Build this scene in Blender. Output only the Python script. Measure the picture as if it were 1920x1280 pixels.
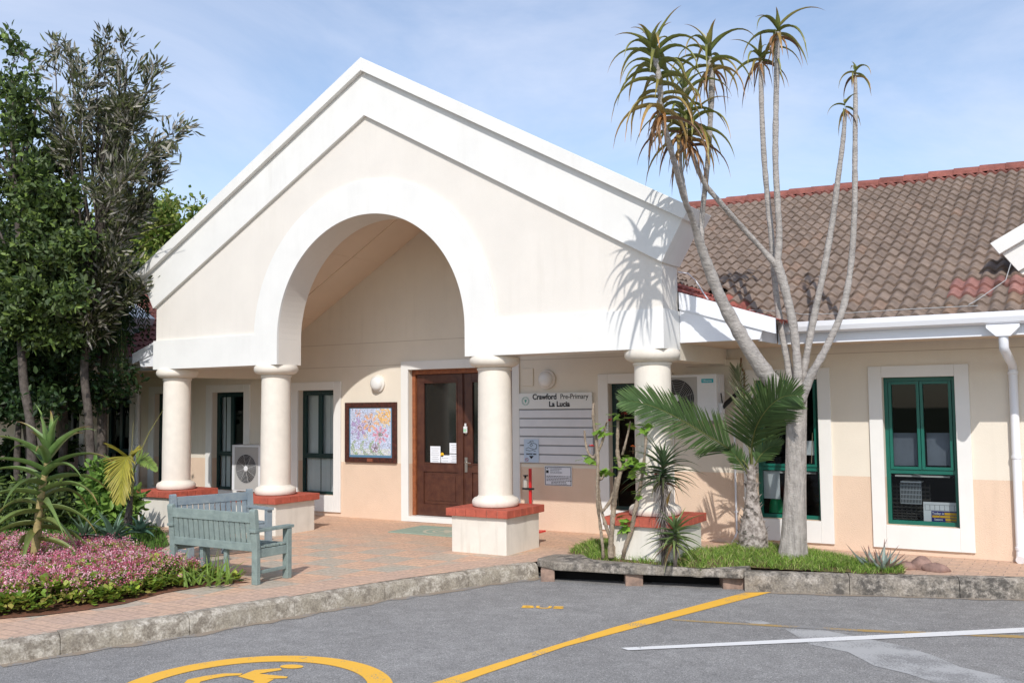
import bpy, math, random
import numpy as np
from mathutils import Vector
SC=bpy.context.scene
COL=SC.collection
for o in list(bpy.data.objects): bpy.data.objects.remove(o,do_unlink=True)
rng=np.random.default_rng(7); random.seed(7)
# ---------------------------------------------------------------- camera
def unit(v): v=np.array(v,float); return v/np.linalg.norm(v)
PITCH,YAW,ROLL,FPX=math.radians(3.775),math.radians(31.34),math.radians(-.577),1816.73
CAM=np.array([7.578,-9.063,1.6])
FW=np.array([-math.sin(YAW)*math.cos(PITCH),math.cos(YAW)*math.cos(PITCH),math.sin(PITCH)])
_r=unit(np.cross(FW,[0,0,1])); _u=np.cross(_r,FW)
RT=_r*math.cos(ROLL)+_u*math.sin(ROLL); UP=_u*math.cos(ROLL)-_r*math.sin(ROLL)
cd=bpy.data.cameras.new('camera'); cam=bpy.data.objects.new('camera',cd); COL.objects.link(cam)
cd.sensor_width=36; cd.lens=36*FPX/1920; cd.clip_end=2000; cd.clip_start=.05
from mathutils import Matrix
M=Matrix.Identity(4)
for i in range(3): M[i][0]=RT[i]; M[i][1]=UP[i]; M[i][2]=-FW[i]; M[i][3]=CAM[i]
cam.matrix_world=M; SC.camera=cam
# surveying helpers: turn a measured sight line into the world point on a known plane
def _ray(x,y): return FW+RT*(x-960)/FPX+UP*(640-y)/FPX
def onY(x,y,Y): d=_ray(x,y); return CAM+d*(Y-CAM[1])/d[1]
def onZ(x,y,Z): d=_ray(x,y); return CAM+d*(Z-CAM[2])/d[2]
# ---------------------------------------------------------------- world and sun
SUN=unit([.53,-1,.93])
W=bpy.data.worlds.new('World'); SC.world=W; W.use_nodes=True
nt=W.node_tree; nt.nodes.clear()
out=nt.nodes.new('ShaderNodeOutputWorld'); bg=nt.nodes.new('ShaderNodeBackground'); bg.inputs[1].default_value=.15
sky=nt.nodes.new('ShaderNodeTexSky'); sky.sky_type='NISHITA'; sky.sun_disc=False
sky.sun_elevation=math.asin(SUN[2]); sky.sun_rotation=math.atan2(SUN[0],SUN[1])
sky.air_density=1.0; sky.dust_density=.6; sky.ozone_density=2.2
tc=nt.nodes.new('ShaderNodeTexCoord')
mp=nt.nodes.new('ShaderNodeMapping'); mp.inputs['Scale'].default_value=(1.2,1.2,3.2); mp.inputs['Rotation'].default_value=(.25,.35,.5)
n1=nt.nodes.new('ShaderNodeTexNoise'); n1.inputs['Scale'].default_value=1.5; n1.inputs['Detail'].default_value=9; n1.inputs['Roughness'].default_value=.6; n1.inputs['Distortion'].default_value=.6
cr=nt.nodes.new('ShaderNodeValToRGB'); cr.color_ramp.elements[0].position=.42; cr.color_ramp.elements[1].position=.80
cr.color_ramp.elements[0].color=(.14,.14,.14,1); cr.color_ramp.elements[1].color=(.72,.72,.72,1)
mx=nt.nodes.new('ShaderNodeMix'); mx.data_type='RGBA'; mx.inputs[7].default_value=(5.3,5.6,6.6,1)
L=nt.links.new
L(tc.outputs['Generated'],mp.inputs[0]); L(mp.outputs[0],n1.inputs['Vector']); L(n1.outputs[0],cr.inputs[0])
L(cr.outputs[0],mx.inputs[0]); L(sky.outputs[0],mx.inputs[6]); L(mx.outputs[2],bg.inputs[0]); L(bg.outputs[0],out.inputs[0])
sl=bpy.data.lights.new('sun','SUN'); sl.energy=3.0; sl.angle=math.radians(.5); sl.color=(1,.965,.92)
so=bpy.data.objects.new('sun',sl); COL.objects.link(so)
so.rotation_euler=Vector(SUN).to_track_quat('Z','Y').to_euler()
SC.view_settings.view_transform='Standard'; SC.view_settings.look='None'; SC.view_settings.gamma=1; SC.view_settings.exposure=.21
try: SC.view_settings.use_curve_mapping=False
except Exception: pass
SC.render.engine='CYCLES'
SC.cycles.max_bounces=8; SC.cycles.transparent_max_bounces=16
# ---------------------------------------------------------------- materials
MATS={}
def mat(name,base=(.8,.8,.8),rough=.7,spec=.3,metal=0,var=.0,vscale=6,base2=None,bump=0,bscale=80,attr=False,trans=0,detail=6,lo=.35,hi=.65,bdist=.01,streak=0):
    if name in MATS: return MATS[name]
    m=bpy.data.materials.new(name); m.use_nodes=True; t=m.node_tree; N=t.nodes; p=N['Principled BSDF']
    p.inputs['Roughness'].default_value=rough; p.inputs['Specular IOR Level'].default_value=spec; p.inputs['Metallic'].default_value=metal
    p.inputs['Base Color'].default_value=(*base,1)
    g=N.new('ShaderNodeNewGeometry'); src=None
    if attr:
        a=N.new('ShaderNodeAttribute'); a.attribute_name='col'; src=a.outputs['Color']
    if base2 is not None or var:
        n=N.new('ShaderNodeTexNoise'); n.inputs['Scale'].default_value=vscale; n.inputs['Detail'].default_value=detail; n.inputs['Roughness'].default_value=.62
        t.links.new(g.outputs['Position'],n.inputs['Vector'])
        r=N.new('ShaderNodeMapRange'); r.inputs[1].default_value=lo; r.inputs[2].default_value=hi
        t.links.new(n.outputs[0],r.inputs[0])
        x=N.new('ShaderNodeMix'); x.data_type='RGBA'; t.links.new(r.outputs[0],x.inputs[0])
        if base2 is not None: x.inputs[6].default_value=(*base,1); x.inputs[7].default_value=(*base2,1)
        elif src is not None:
            h=N.new('ShaderNodeMix'); h.data_type='RGBA'; h.blend_type='MULTIPLY'; h.inputs[0].default_value=1
            k=1-var; h.inputs[7].default_value=(k,k,k,1); t.links.new(src,h.inputs[6]); t.links.new(h.outputs[2],x.inputs[6]); t.links.new(src,x.inputs[7])
        else:
            k=1-var; x.inputs[6].default_value=(base[0]*k,base[1]*k,base[2]*k,1); x.inputs[7].default_value=(*base,1)
        src=x.outputs[2]
    if streak:
        mp_=N.new('ShaderNodeMapping'); mp_.inputs['Scale'].default_value=(5,5,.45); t.links.new(g.outputs['Position'],mp_.inputs[0])
        n=N.new('ShaderNodeTexNoise'); n.inputs['Scale'].default_value=1.6; n.inputs['Detail'].default_value=7; n.inputs['Roughness'].default_value=.65; t.links.new(mp_.outputs[0],n.inputs['Vector'])
        r=N.new('ShaderNodeMapRange'); r.inputs[1].default_value=.50; r.inputs[2].default_value=.78; r.inputs[4].default_value=streak; t.links.new(n.outputs[0],r.inputs[0])
        n2=N.new('ShaderNodeTexNoise'); n2.inputs['Scale'].default_value=.9; n2.inputs['Detail'].default_value=6; t.links.new(g.outputs['Position'],n2.inputs['Vector'])
        r2=N.new('ShaderNodeMapRange'); r2.inputs[1].default_value=.42; r2.inputs[2].default_value=.68; t.links.new(n2.outputs[0],r2.inputs[0])
        k=N.new('ShaderNodeMath'); k.operation='MULTIPLY'; t.links.new(r.outputs[0],k.inputs[0]); t.links.new(r2.outputs[0],k.inputs[1])
        x=N.new('ShaderNodeMix'); x.data_type='RGBA'; t.links.new(k.outputs[0],x.inputs[0])
        if src is not None: t.links.new(src,x.inputs[6])
        else: x.inputs[6].default_value=(*base,1)
        x.inputs[7].default_value=(base[0]*.55,base[1]*.52,base[2]*.46,1); src=x.outputs[2]
    if src is not None: t.links.new(src,p.inputs['Base Color'])
    if bump:
        n=N.new('ShaderNodeTexNoise'); n.inputs['Scale'].default_value=bscale; n.inputs['Detail'].default_value=5
        t.links.new(g.outputs['Position'],n.inputs['Vector'])
        b=N.new('ShaderNodeBump'); b.inputs['Strength'].default_value=bump; b.inputs['Distance'].default_value=bdist
        t.links.new(n.outputs[0],b.inputs['Height']); t.links.new(b.outputs[0],p.inputs['Normal'])
    if trans:
        o=N['Material Output']; tr=N.new('ShaderNodeBsdfTranslucent'); ms=N.new('ShaderNodeMixShader'); ms.inputs[0].default_value=trans
        if src is not None: t.links.new(src,tr.inputs[0])
        else: tr.inputs[0].default_value=(*base,1)
        t.links.new(p.outputs[0],ms.inputs[1]); t.links.new(tr.outputs[0],ms.inputs[2]); t.links.new(ms.outputs[0],o.inputs[0])
    MATS[name]=m; return m
WHITE=mat('white_plaster',(.79,.775,.735),.75,streak=.22,var=.05,vscale=2.2,bump=.12,bscale=60,bdist=.004)
CREAM=mat('cream_plaster',(.765,.715,.645),.85,streak=.2,var=.05,vscale=1.8,bump=.35,bscale=140,bdist=.006)
PEACH=mat('peach_plaster',(.76,.575,.43),.85,streak=.3,var=.07,vscale=2,bump=.7,bscale=95,bdist=.01)
WALLUP=mat('wall_upper_plaster',(.78,.705,.59),.85,streak=.25,var=.06,vscale=1.5,bump=.35,bscale=140,bdist=.006)
CEIL=mat('ceiling_board',(.78,.63,.49),.8,var=.05,vscale=2)
FASC=mat('painted_fascia',(.82,.83,.86),.5,var=.05,vscale=5)
STONE=mat('column_stone',(.78,.71,.61),.7,streak=.4,var=.07,vscale=9,bump=.3,bscale=70,bdist=.005)
PEDM=mat('pedestal_plaster',(.76,.71,.62),.85,streak=.7,var=.10,vscale=4,bump=.3,bscale=90,bdist=.006)
BRICKR=mat('red_clay_brick',(.50,.115,.07),.8,base2=(.36,.085,.055),vscale=12,bump=.4,bscale=60)
MORTAR=mat('mortar',(.45,.27,.2),.9,var=.2,vscale=30)
GREENF=mat('green_aluminium',(.004,.12,.085),.35,spec=.5,var=.1)
DKFRAME=mat('dark_green_aluminium',(.004,.03,.028),.35,spec=.5)
WOOD=mat('stained_timber',(.095,.034,.018),.4,spec=.5,base2=(.06,.018,.011),vscale=9,bump=.2,bscale=40)
WOODL=mat('stained_timber_edge',(.33,.11,.04),.45,spec=.4,base2=(.20,.06,.025),vscale=20)
BENCHM=mat('weathered_green_paint',(.27,.33,.30),.75,base2=(.17,.215,.205),vscale=11,bump=.5,bscale=70,lo=.3,hi=.75)
BENCHB=mat('weathered_blue_paint',(.19,.235,.27),.75,base2=(.26,.30,.31),vscale=9,bump=.5,bscale=70)
TILE=mat('roof_tile',attr=True,rough=.85,var=.35,vscale=7,bump=.5,bscale=40,base=(.25,.17,.14))
LEAF=mat('leaf',attr=True,rough=.5,spec=.35,var=.2,vscale=9,trans=.28)
SUCC=mat('succulent_leaf',attr=True,rough=.42,spec=.45,var=.22,vscale=14,trans=.08)
GRASSM=mat('grass_blade',attr=True,rough=.6,spec=.2,trans=.3)
FLOW=mat('petal',attr=True,rough=.7,spec=.1,trans=.3)
BARKW=mat('pale_ringed_bark',(.50,.46,.42),.9,base2=(.36,.325,.295),vscale=22,bump=1,bscale=60,bdist=.012,lo=.3,hi=.7)
BARKV=mat('pale_furrowed_bark',(.56,.51,.46),.9,base2=(.40,.36,.32),vscale=14,bump=1,bscale=60,bdist=.012,lo=.3,hi=.7)
def furrow(m,scale=(26,26,2.6),strength=1.0,dist=.03):
    t=m.node_tree; N=t.nodes; g=[n for n in N if n.type=='NEW_GEOMETRY'][0]; mp_=N.new('ShaderNodeMapping'); mp_.inputs['Scale'].default_value=scale; t.links.new(g.outputs['Position'],mp_.inputs[0])
    n=N.new('ShaderNodeTexNoise'); n.inputs['Scale'].default_value=1; n.inputs['Detail'].default_value=8; n.inputs['Roughness'].default_value=.7; t.links.new(mp_.outputs[0],n.inputs['Vector'])
    b=[k for k in N if k.type=='BUMP'][0]; b2=N.new('ShaderNodeBump'); b2.inputs['Strength'].default_value=strength; b2.inputs['Distance'].default_value=dist
    t.links.new(n.outputs[0],b2.inputs['Height']); t.links.new(b.outputs[0],b2.inputs['Normal']); p=N['Principled BSDF']; t.links.new(b2.outputs[0],p.inputs['Normal'])
    mx_=[k for k in N if k.type=='MIX'][0]; r=N.new('ShaderNodeMapRange'); r.inputs[1].default_value=.38; r.inputs[2].default_value=.55; r.inputs[3].default_value=.68; r.inputs[4].default_value=1; t.links.new(n.outputs[0],r.inputs[0])
    x=N.new('ShaderNodeMix'); x.data_type='RGBA'; x.blend_type='MULTIPLY'; x.inputs[0].default_value=1; t.links.new(mx_.outputs[2],x.inputs[6]); t.links.new(r.outputs[0],x.inputs[7]); t.links.new(x.outputs[2],p.inputs['Base Color'])
furrow(BARKV)
furrow(BARKW,(7,7,40),.35,.008)
BARKD=mat('grey_brown_bark',(.12,.10,.085),.9,base2=(.055,.045,.038),vscale=14,bump=.8,bscale=50)
BARKJ=mat('knobbly_bark',(.36,.29,.21),.9,base2=(.2,.15,.11),vscale=40,bump=1,bscale=90)
BOOT=mat('palm_boot',(.46,.41,.37),.9,base2=(.20,.17,.15),vscale=22,bump=1,bscale=50,lo=.4,hi=.6)
METALW=mat('white_enamel',(.75,.76,.77),.4,spec=.5,var=.04)
METALG=mat('grey_plastic',(.30,.30,.30),.5)
BLACKM=mat('black_plastic',(.015,.015,.015),.45)
DARKG=mat('dark_grille',(.05,.05,.05),.6)
PAPER=mat('paper',(.78,.80,.84),.6,var=.04)
INK=mat('black_ink',(.02,.02,.022),.6)
GREYI=mat('grey_ink',(.25,.26,.28),.6)
REDP=mat('red_enamel',(.62,.02,.02),.35,spec=.5)
STEEL=mat('brushed_steel',(.5,.48,.44),.3,metal=1)
PVC=mat('white_pvc',(.78,.78,.80),.35,spec=.5)
TEALB=mat('teal_badge',(.03,.42,.50),.4)
YEL=mat('yellow_plastic',(.85,.48,.03),.5); NAVY=mat('navy_card',(.03,.025,.2),.5)
CONCR=None
def glass():
    m=bpy.data.materials.new('window_glass'); m.use_nodes=True; t=m.node_tree; N=t.nodes; N.remove(N['Principled BSDF'])
    o=N['Material Output']; tr=N.new('ShaderNodeBsdfTransparent'); tr.inputs[0].default_value=(.80,.84,.83,1)
    gl=N.new('ShaderNodeBsdfGlossy'); gl.inputs['Roughness'].default_value=.015; gl.inputs[0].default_value=(.9,.95,1,1)
    f=N.new('ShaderNodeFresnel'); f.inputs[0].default_value=1.36; ms=N.new('ShaderNodeMixShader')
    t.links.new(f.outputs[0],ms.inputs[0]); t.links.new(tr.outputs[0],ms.inputs[1]); t.links.new(gl.outputs[0],ms.inputs[2]); t.links.new(ms.outputs[0],o.inputs[0])
    return m
GLASS=glass()
DOORGL=mat('dark_tinted_glass',(.012,.013,.012),.06,spec=.6)
# ---------------------------------------------------------------- mesh builder
class MB:
    def __init__(s): s.v=[]; s.f=[]; s.m=[]; s.c=[]; s.cur=0; s.col=(1,1,1)
    def vs(s,pts,col=None):
        i=len(s.v); s.v+= [tuple(map(float,p)) for p in pts]
        c=col if col is not None else s.col
        if len(c)==len(pts) and hasattr(c[0],'__len__'): s.c+=[tuple(x) for x in c]
        else: s.c+=[tuple(c)]*len(pts)
        return i
    def face(s,idx): s.f.append(tuple(idx)); s.m.append(s.cur)
    def poly(s,pts,col=None): i=s.vs(pts,col); s.face(range(i,i+len(pts)))
    def box(s,a,b,col=None):
        x0,y0,z0=[min(p,q) for p,q in zip(a,b)]; x1,y1,z1=[max(p,q) for p,q in zip(a,b)]
        i=s.vs([(x0,y0,z0),(x1,y0,z0),(x1,y1,z0),(x0,y1,z0),(x0,y0,z1),(x1,y0,z1),(x1,y1,z1),(x0,y1,z1)],col)
        for q in((0,3,2,1),(4,5,6,7),(0,1,5,4),(1,2,6,5),(2,3,7,6),(3,0,4,7)): s.face([i+k for k in q])
    def bar(s,p,q,w,h,upv=(0,0,1),col=None):
        p=np.array(p,float);q=np.array(q,float);d=unit(q-p);a=np.cross(d,upv)
        a=unit(a) if np.linalg.norm(a)>1e-6 else np.array([1.,0,0]); b=np.cross(a,d)
        P=[]
        for e in(p,q):
            for sx,sy in((-1,-1),(1,-1),(1,1),(-1,1)): P.append(e+a*sx*w/2+b*sy*h/2)
        i=s.vs(P,col)
        for k in((3,2,1,0),(4,5,6,7),(0,1,5,4),(1,2,6,5),(2,3,7,6),(3,0,4,7)): s.face([i+j for j in k])
    def tube(s,path,rad,n=10,cap=True,col=None,flat=1):
        path=[np.array(p,float) for p in path]; rad=[rad]*len(path) if np.isscalar(rad) else rad
        pa=None; i0=len(s.v)
        for k,p in enumerate(path):
            d=unit((path[min(k+1,len(path)-1)]-path[max(k-1,0)]))
            if pa is None: pa=unit(np.cross(d,[.31,.2,.93] if abs(d[2])<.9 else [1,.1,0]))
            a=unit(pa-d*(pa@d)); pa=a; b=np.cross(d,a)
            c=col[k] if (col is not None and hasattr(col[0],'__len__')) else col
            s.vs([p+rad[k]*(math.cos(t)*a+math.sin(t)*b*flat) for t in np.linspace(0,2*math.pi,n,endpoint=False)],c)
        for k in range(len(path)-1):
            for j in range(n):
                a=i0+k*n+j; b=i0+k*n+(j+1)%n; s.face((a,b,b+n,a+n))
        if cap: s.face([i0+j for j in range(n)][::-1]); s.face([i0+(len(path)-1)*n+j for j in range(n)])
    def lathe(s,c,prof,n=32,axis='z',cap=True):
        i0=len(s.v)
        for r,z in prof:
            for t in np.linspace(0,2*math.pi,n,endpoint=False):
                p=(r*math.cos(t),r*math.sin(t),z) if axis=='z' else (r*math.cos(t),z,r*math.sin(t))
                s.vs([(c[0]+p[0],c[1]+p[1],c[2]+p[2])])
        for k in range(len(prof)-1):
            for j in range(n): a=i0+k*n+j;b=i0+k*n+(j+1)%n; s.face((a,b,b+n,a+n))
        if cap: s.face([i0+j for j in range(n)][::-1]); s.face([i0+(len(prof)-1)*n+j for j in range(n)])
    def prismXZ(s,poly,y0,y1,col=None):
        n=len(poly); i=s.vs([(x,y0,z) for x,z in poly]+[(x,y1,z) for x,z in poly],col)
        s.face(range(i,i+n)); s.face(list(range(i+n,i+2*n))[::-1])
        for k in range(n): s.face((i+k,i+n+k,i+n+(k+1)%n,i+(k+1)%n))
    def prismXY(s,poly,z0,z1,col=None):
        n=len(poly); i=s.vs([(x,y,z0) for x,y in poly]+[(x,y,z1) for x,y in poly],col)
        s.face(range(i,i+n)[::-1]); s.face(range(i+n,i+2*n))
        for k in range(n): s.face((i+k,i+(k+1)%n,i+n+(k+1)%n,i+n+k))
    def build(s,name,mats,parent=None,smooth=False,bevel=0,loc=None,auto=None):
        me=bpy.data.meshes.new(name); me.from_pydata(s.v,[],s.f)
        mats=mats if isinstance(mats,(list,tuple)) else [mats]
        for m in mats: me.materials.append(m)
        if len(mats)>1: me.polygons.foreach_set('material_index',s.m)
        if any(c!=(1,1,1) for c in s.c[:50]) or any(c!=(1,1,1) for c in s.c[-5:]):
            a=me.color_attributes.new('col','FLOAT_COLOR','POINT'); a.data.foreach_set('color',np.c_[np.array(s.c,float),np.ones(len(s.c))].ravel())
        if smooth: me.polygons.foreach_set('use_smooth',[True]*len(me.polygons))
        me.update()
        o=bpy.data.objects.new(name,me); COL.objects.link(o)
        if parent is not None: attach(o,parent)
        elif loc is not None:
            me.transform(Matrix.Translation([-c for c in loc])); o.location=loc
        if bevel:
            b=o.modifiers.new('bevel','BEVEL'); b.width=bevel; b.segments=2; b.limit_method='ANGLE'; b.angle_limit=.6
        if auto:
            me.polygons.foreach_set('use_smooth',[True]*len(me.polygons))
            try: me.set_sharp_from_angle(angle=auto)
            except Exception: pass
        return o
ROOTLOC={}
def attach(o,parent):
    # meshes are written in world coordinates: shift back by the (unrotated) thing's base
    o.parent=parent; base=ROOTLOC.get(parent.name)
    if base is not None: o.location=[-c for c in base]
def thing(name,label,cat,loc=(0,0,0),group=None):
    o=bpy.data.objects.new(name,None); COL.objects.link(o); o.location=[float(c) for c in loc]; o.empty_display_size=.1
    ROOTLOC[o.name]=[float(c) for c in loc]
    o['label']=label; o['category']=cat
    if group:o['group']=group
    return o
def tag(o,label,cat,group=None,kind=None):
    o['label']=label;o['category']=cat
    if group:o['group']=group
    if kind:o['kind']=kind
    return o
def struct(o,label=None,cat=None):
    o['kind']='structure'
    if label:o['label']=label
    if cat:o['category']=cat
    return o
def copytree(o,parent=None):
    c=o.copy(); COL.objects.link(c)
    if parent is not None: c.parent=parent
    for ch in list(o.children): copytree(ch,c)
    return c
def npmesh(name,V,F,C,material,parent=None,smooth=False):
    me=bpy.data.meshes.new(name); V=np.asarray(V,np.float32); F=np.asarray(F,np.int32); k=F.shape[1]
    me.vertices.add(len(V)); me.vertices.foreach_set('co',V.ravel()); me.loops.add(F.size); me.loops.foreach_set('vertex_index',F.ravel())
    me.polygons.add(len(F)); me.polygons.foreach_set('loop_start',np.arange(0,F.size,k,dtype=np.int32)); me.polygons.foreach_set('loop_total',np.full(len(F),k,np.int32))
    if C is not None:
        a=me.color_attributes.new('col','FLOAT_COLOR','POINT'); a.data.foreach_set('color',np.c_[C,np.ones(len(C))].astype(np.float32).ravel())
    me.materials.append(material); me.update(calc_edges=True); me.validate()
    o=bpy.data.objects.new(name,me); COL.objects.link(o)
    if parent is not None: attach(o,parent)
    return o
def text(body,name,m,loc,size,parent=None,xscale=1,bold=0,rot=(math.pi/2,0,0),align='CENTER',shear=0):
    cu=bpy.data.curves.new(name,'FONT'); cu.body=body; cu.size=size; cu.align_x=align; cu.align_y='CENTER'; cu.extrude=.001; cu.offset=bold; cu.shear=shear
    o=bpy.data.objects.new(name,cu); COL.objects.link(o)
    bpy.context.view_layer.update()
    me=bpy.data.meshes.new_from_object(o.evaluated_get(bpy.context.evaluated_depsgraph_get())); bpy.data.objects.remove(o,do_unlink=True)
    me.transform(Matrix.Translation(loc)@Matrix.Rotation(rot[2],4,'Z')@Matrix.Rotation(rot[0],4,'X')@Matrix.Diagonal((xscale,1,1,1)))
    me.materials.clear(); me.materials.append(m); t=bpy.data.objects.new(name,me); COL.objects.link(t)
    if parent is not None: attach(t,parent)
    return t
# ================================================================ GROUND
ZR=-.15
def asphalt():
    m=bpy.data.materials.new('asphalt'); m.use_nodes=True; t=m.node_tree; N=t.nodes; p=N['Principled BSDF']; p.inputs['Roughness'].default_value=.85
    g=N.new('ShaderNodeNewGeometry')
    def noise(sc,d=6,dist=0):
        n=N.new('ShaderNodeTexNoise'); n.inputs['Scale'].default_value=sc; n.inputs['Detail'].default_value=d; n.inputs['Distortion'].default_value=dist; n.inputs['Roughness'].default_value=.65; t.links.new(g.outputs['Position'],n.inputs['Vector']); return n
    def ramp(src,a,b,ca,cb):
        r=N.new('ShaderNodeValToRGB'); r.color_ramp.elements[0].position=a; r.color_ramp.elements[1].position=b; r.color_ramp.elements[0].color=(*ca,1); r.color_ramp.elements[1].color=(*cb,1); t.links.new(src,r.inputs[0]); return r.outputs[0]
    def mix(f,a,b,mode='MIX'):
        x=N.new('ShaderNodeMix'); x.data_type='RGBA'; x.blend_type=mode
        if isinstance(f,float): x.inputs[0].default_value=f
        else: t.links.new(f,x.inputs[0])
        for s,k in((a,6),(b,7)):
            if isinstance(s,tuple): x.inputs[k].default_value=(*s,1)
            else: t.links.new(s,x.inputs[k])
        return x.outputs[2]
    big=ramp(noise(.7,5,.4).outputs[0],.35,.7,(.25,.243,.237),(.31,.302,.294))
    mid=ramp(noise(6,5).outputs[0],.3,.75,(.8,.8,.8),(1.12,1.12,1.12))
    c=mix(1.0,big,mid,'MULTIPLY')
    fine=ramp(noise(130,3).outputs[0],.33,.70,(.45,.45,.45),(1.6,1.58,1.54))
    c=mix(1.0,c,fine,'MULTIPLY')
    v=N.new('ShaderNodeTexVoronoi'); v.inputs['Scale'].default_value=42; t.links.new(g.outputs['Position'],v.inputs['Vector'])
    sp=ramp(v.outputs['Distance'],.12,.22,(1,1,1),(0,0,0))
    vc=ramp(v.outputs['Color'],.60,.66,(0,0,0),(1,1,1))
    k=N.new('ShaderNodeMath'); k.operation='MULTIPLY'; t.links.new(sp,k.inputs[0]); t.links.new(vc,k.inputs[1])
    c=mix(k.outputs[0],c,(.55,.53,.49))
    # sandy dirt washed against the kerb and a dark oil-free strip: irregular stains
    st=ramp(noise(1.4,7,1.2).outputs[0],.62,.72,(0,0,0),(1,1,1)); c=mix(st,c,mix(.35,c,(.38,.37,.36)))
    t.links.new(c,p.inputs['Base Color'])
    b=N.new('ShaderNodeBump'); b.inputs['Strength'].default_value=.8; b.inputs['Distance'].default_value=.006; t.links.new(noise(110,3).outputs[0],b.inputs['Height']); t.links.new(b.outputs[0],p.inputs['Normal'])
    return m
ASPH=asphalt()
def clean_line(pts): return [tuple(onZ(x,y,ZR)[:2]) for x,y in pts]
KF=clean_line([(0,1246),(90,1231),(210,1212),(340,1193),(440,1175),(535,1158),(620,1142),(700,1128),(780,1115),(850,1105),(930,1093),(1010,1083)])
d0=np.array(KF[0])-np.array(KF[1]); d0=unit(d0)
KF=[tuple(np.array(KF[0])+d0*8)]+[tuple(np.array(KF[0])+d0*3)]+KF
KR=clean_line([(1396,1108),(1500,1112),(1600,1115),(1700,1118),(1800,1121),(1920,1124)])
d1=unit(np.array(KR[-1])-np.array(KR[-2])); KR=KR+[tuple(np.array(KR[-1])+d1*8)]
m=MB(); m.poly([(-300,-300,-.30),(300,-300,-.30),(300,300,-.30),(-300,300,-.30)])
struct(m.build('ground',mat('bare_ground',(.16,.15,.09),.95,base2=(.09,.12,.05),vscale=1)))
m=MB(); m.poly([(-30,-40,ZR),(40,-40,ZR),(40,12,ZR),(-30,12,ZR)]); struct(m.build('road',ASPH))
# kerb
def concrete(name,light,dark,stain):
    m=bpy.data.materials.new(name); m.use_nodes=True; t=m.node_tree; N=t.nodes; p=N['Principled BSDF']; p.inputs['Roughness'].default_value=.9
    g=N.new('ShaderNodeNewGeometry')
    def nz(sc,d,a,b):
        n=N.new('ShaderNodeTexNoise'); n.inputs['Scale'].default_value=sc; n.inputs['Detail'].default_value=d; n.inputs['Roughness'].default_value=.7; t.links.new(g.outputs['Position'],n.inputs['Vector'])
        r=N.new('ShaderNodeMapRange'); r.inputs[1].default_value=a; r.inputs[2].default_value=b; t.links.new(n.outputs[0],r.inputs[0]); return r.outputs[0],n.outputs[0]
    f1,_=nz(11,9,.44,.60); f2,_=nz(3.2,8,.47,.6); f3,h=nz(60,5,.35,.65)
    def mix(f,a,b,mode='MIX'):
        x=N.new('ShaderNodeMix'); x.data_type='RGBA'; x.blend_type=mode
        if isinstance(f,float): x.inputs[0].default_value=f
        else: t.links.new(f,x.inputs[0])
        for s,k in((a,6),(b,7)):
            if isinstance(s,tuple): x.inputs[k].default_value=(*s,1)
            else: t.links.new(s,x.inputs[k])
        return x.outputs[2]
    c=mix(f1,dark,light); c=mix(f2,c,stain); q=mix(f3,(.62,.6,.58),(1.2,1.2,1.2)); c=mix(1.0,c,q,'MULTIPLY')
    t.links.new(c,p.inputs['Base Color'])
    b=N.new('ShaderNodeBump'); b.inputs['Strength'].default_value=.8; b.inputs['Distance'].default_value=.006; t.links.new(h,b.inputs['Height']); t.links.new(b.outputs[0],p.inputs['Normal'])
    return m
KERBM=concrete('kerb_concrete',(.54,.49,.41),(.25,.215,.17),(.36,.315,.245))
KERBD=concrete('kerb_concrete_mossy',(.42,.375,.32),(.10,.09,.078),(.27,.235,.19))
def offset(line,w):
    L2=[];n=len(line)
    for i in range(n):
        a=np.array(line[max(i-1,0)]);b=np.array(line[min(i+1,n-1)]);d=unit(b-a); L2.append(tuple(np.array(line[i])+w*np.array([-d[1],d[0]])))
    return L2
def resample(line,ds):
    P=[np.array(p,float) for p in line]; S=[0]
    for a,b in zip(P,P[1:]): S.append(S[-1]+np.linalg.norm(b-a))
    S=np.array(S); n=max(2,int(S[-1]/ds)); s=np.linspace(0,S[-1],n); A=np.array(P)
    return [tuple(np.interp(x,S,A[:,k]) for k in range(A.shape[1])) for x in s]
def kerb(name,line,material,ztop=0,stone=.93):
    P=resample(line,.031); per=int(stone/.031); mb=MB(); W=.135
    for k0 in range(0,len(P)-1,per):
        seg=P[k0:min(k0+per,len(P)-1)+1]
        if len(seg)<3: continue
        o1=offset(seg,.018);o2=offset(seg,W);o3=offset(seg,.05); dz=random.uniform(-.006,.006); N=len(seg); i=len(mb.v)
        e=.003
        A=np.array(seg); t0=unit(A[1]-A[0]); 
        prof=[]
        for j in range(N):
            wob=lambda a:(random.random()-.5)*a
            sh=t0*0
            if j==0: sh=unit(A[1]-A[0])*e
            if j==N-1: sh=-unit(A[-1]-A[-2])*e
            q=lambda o,z:(o[j][0]+sh[0],o[j][1]+sh[1],z)
            mb.vs([q(seg,ZR-.02),q(seg,ZR+.05+wob(.006)),(*(np.array(q(seg,0))[:2]+(np.array(o1[j])-np.array(seg[j]))*.5)[:2],ztop-.028+dz+wob(.005)),(*q(o3,0)[:2],ztop+dz+wob(.004)),(*q(o2,0)[:2],ztop+dz+.002),(*q(o2,0)[:2],ZR-.1)])
        for j in range(N-1):
            for k in range(5): a=i+j*6+k; mb.face((a,a+6,a+7,a+1))
        mb.face([i+k for k in range(6)]); mb.face([i+(N-1)*6+k for k in range(6)][::-1])
    o=mb.build(name,material,auto=.6); return struct(o)
kerb('kerb',KF,KERBM); kerb('kerb',KR,KERBD,ztop=.028,stone=.95)
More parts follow.
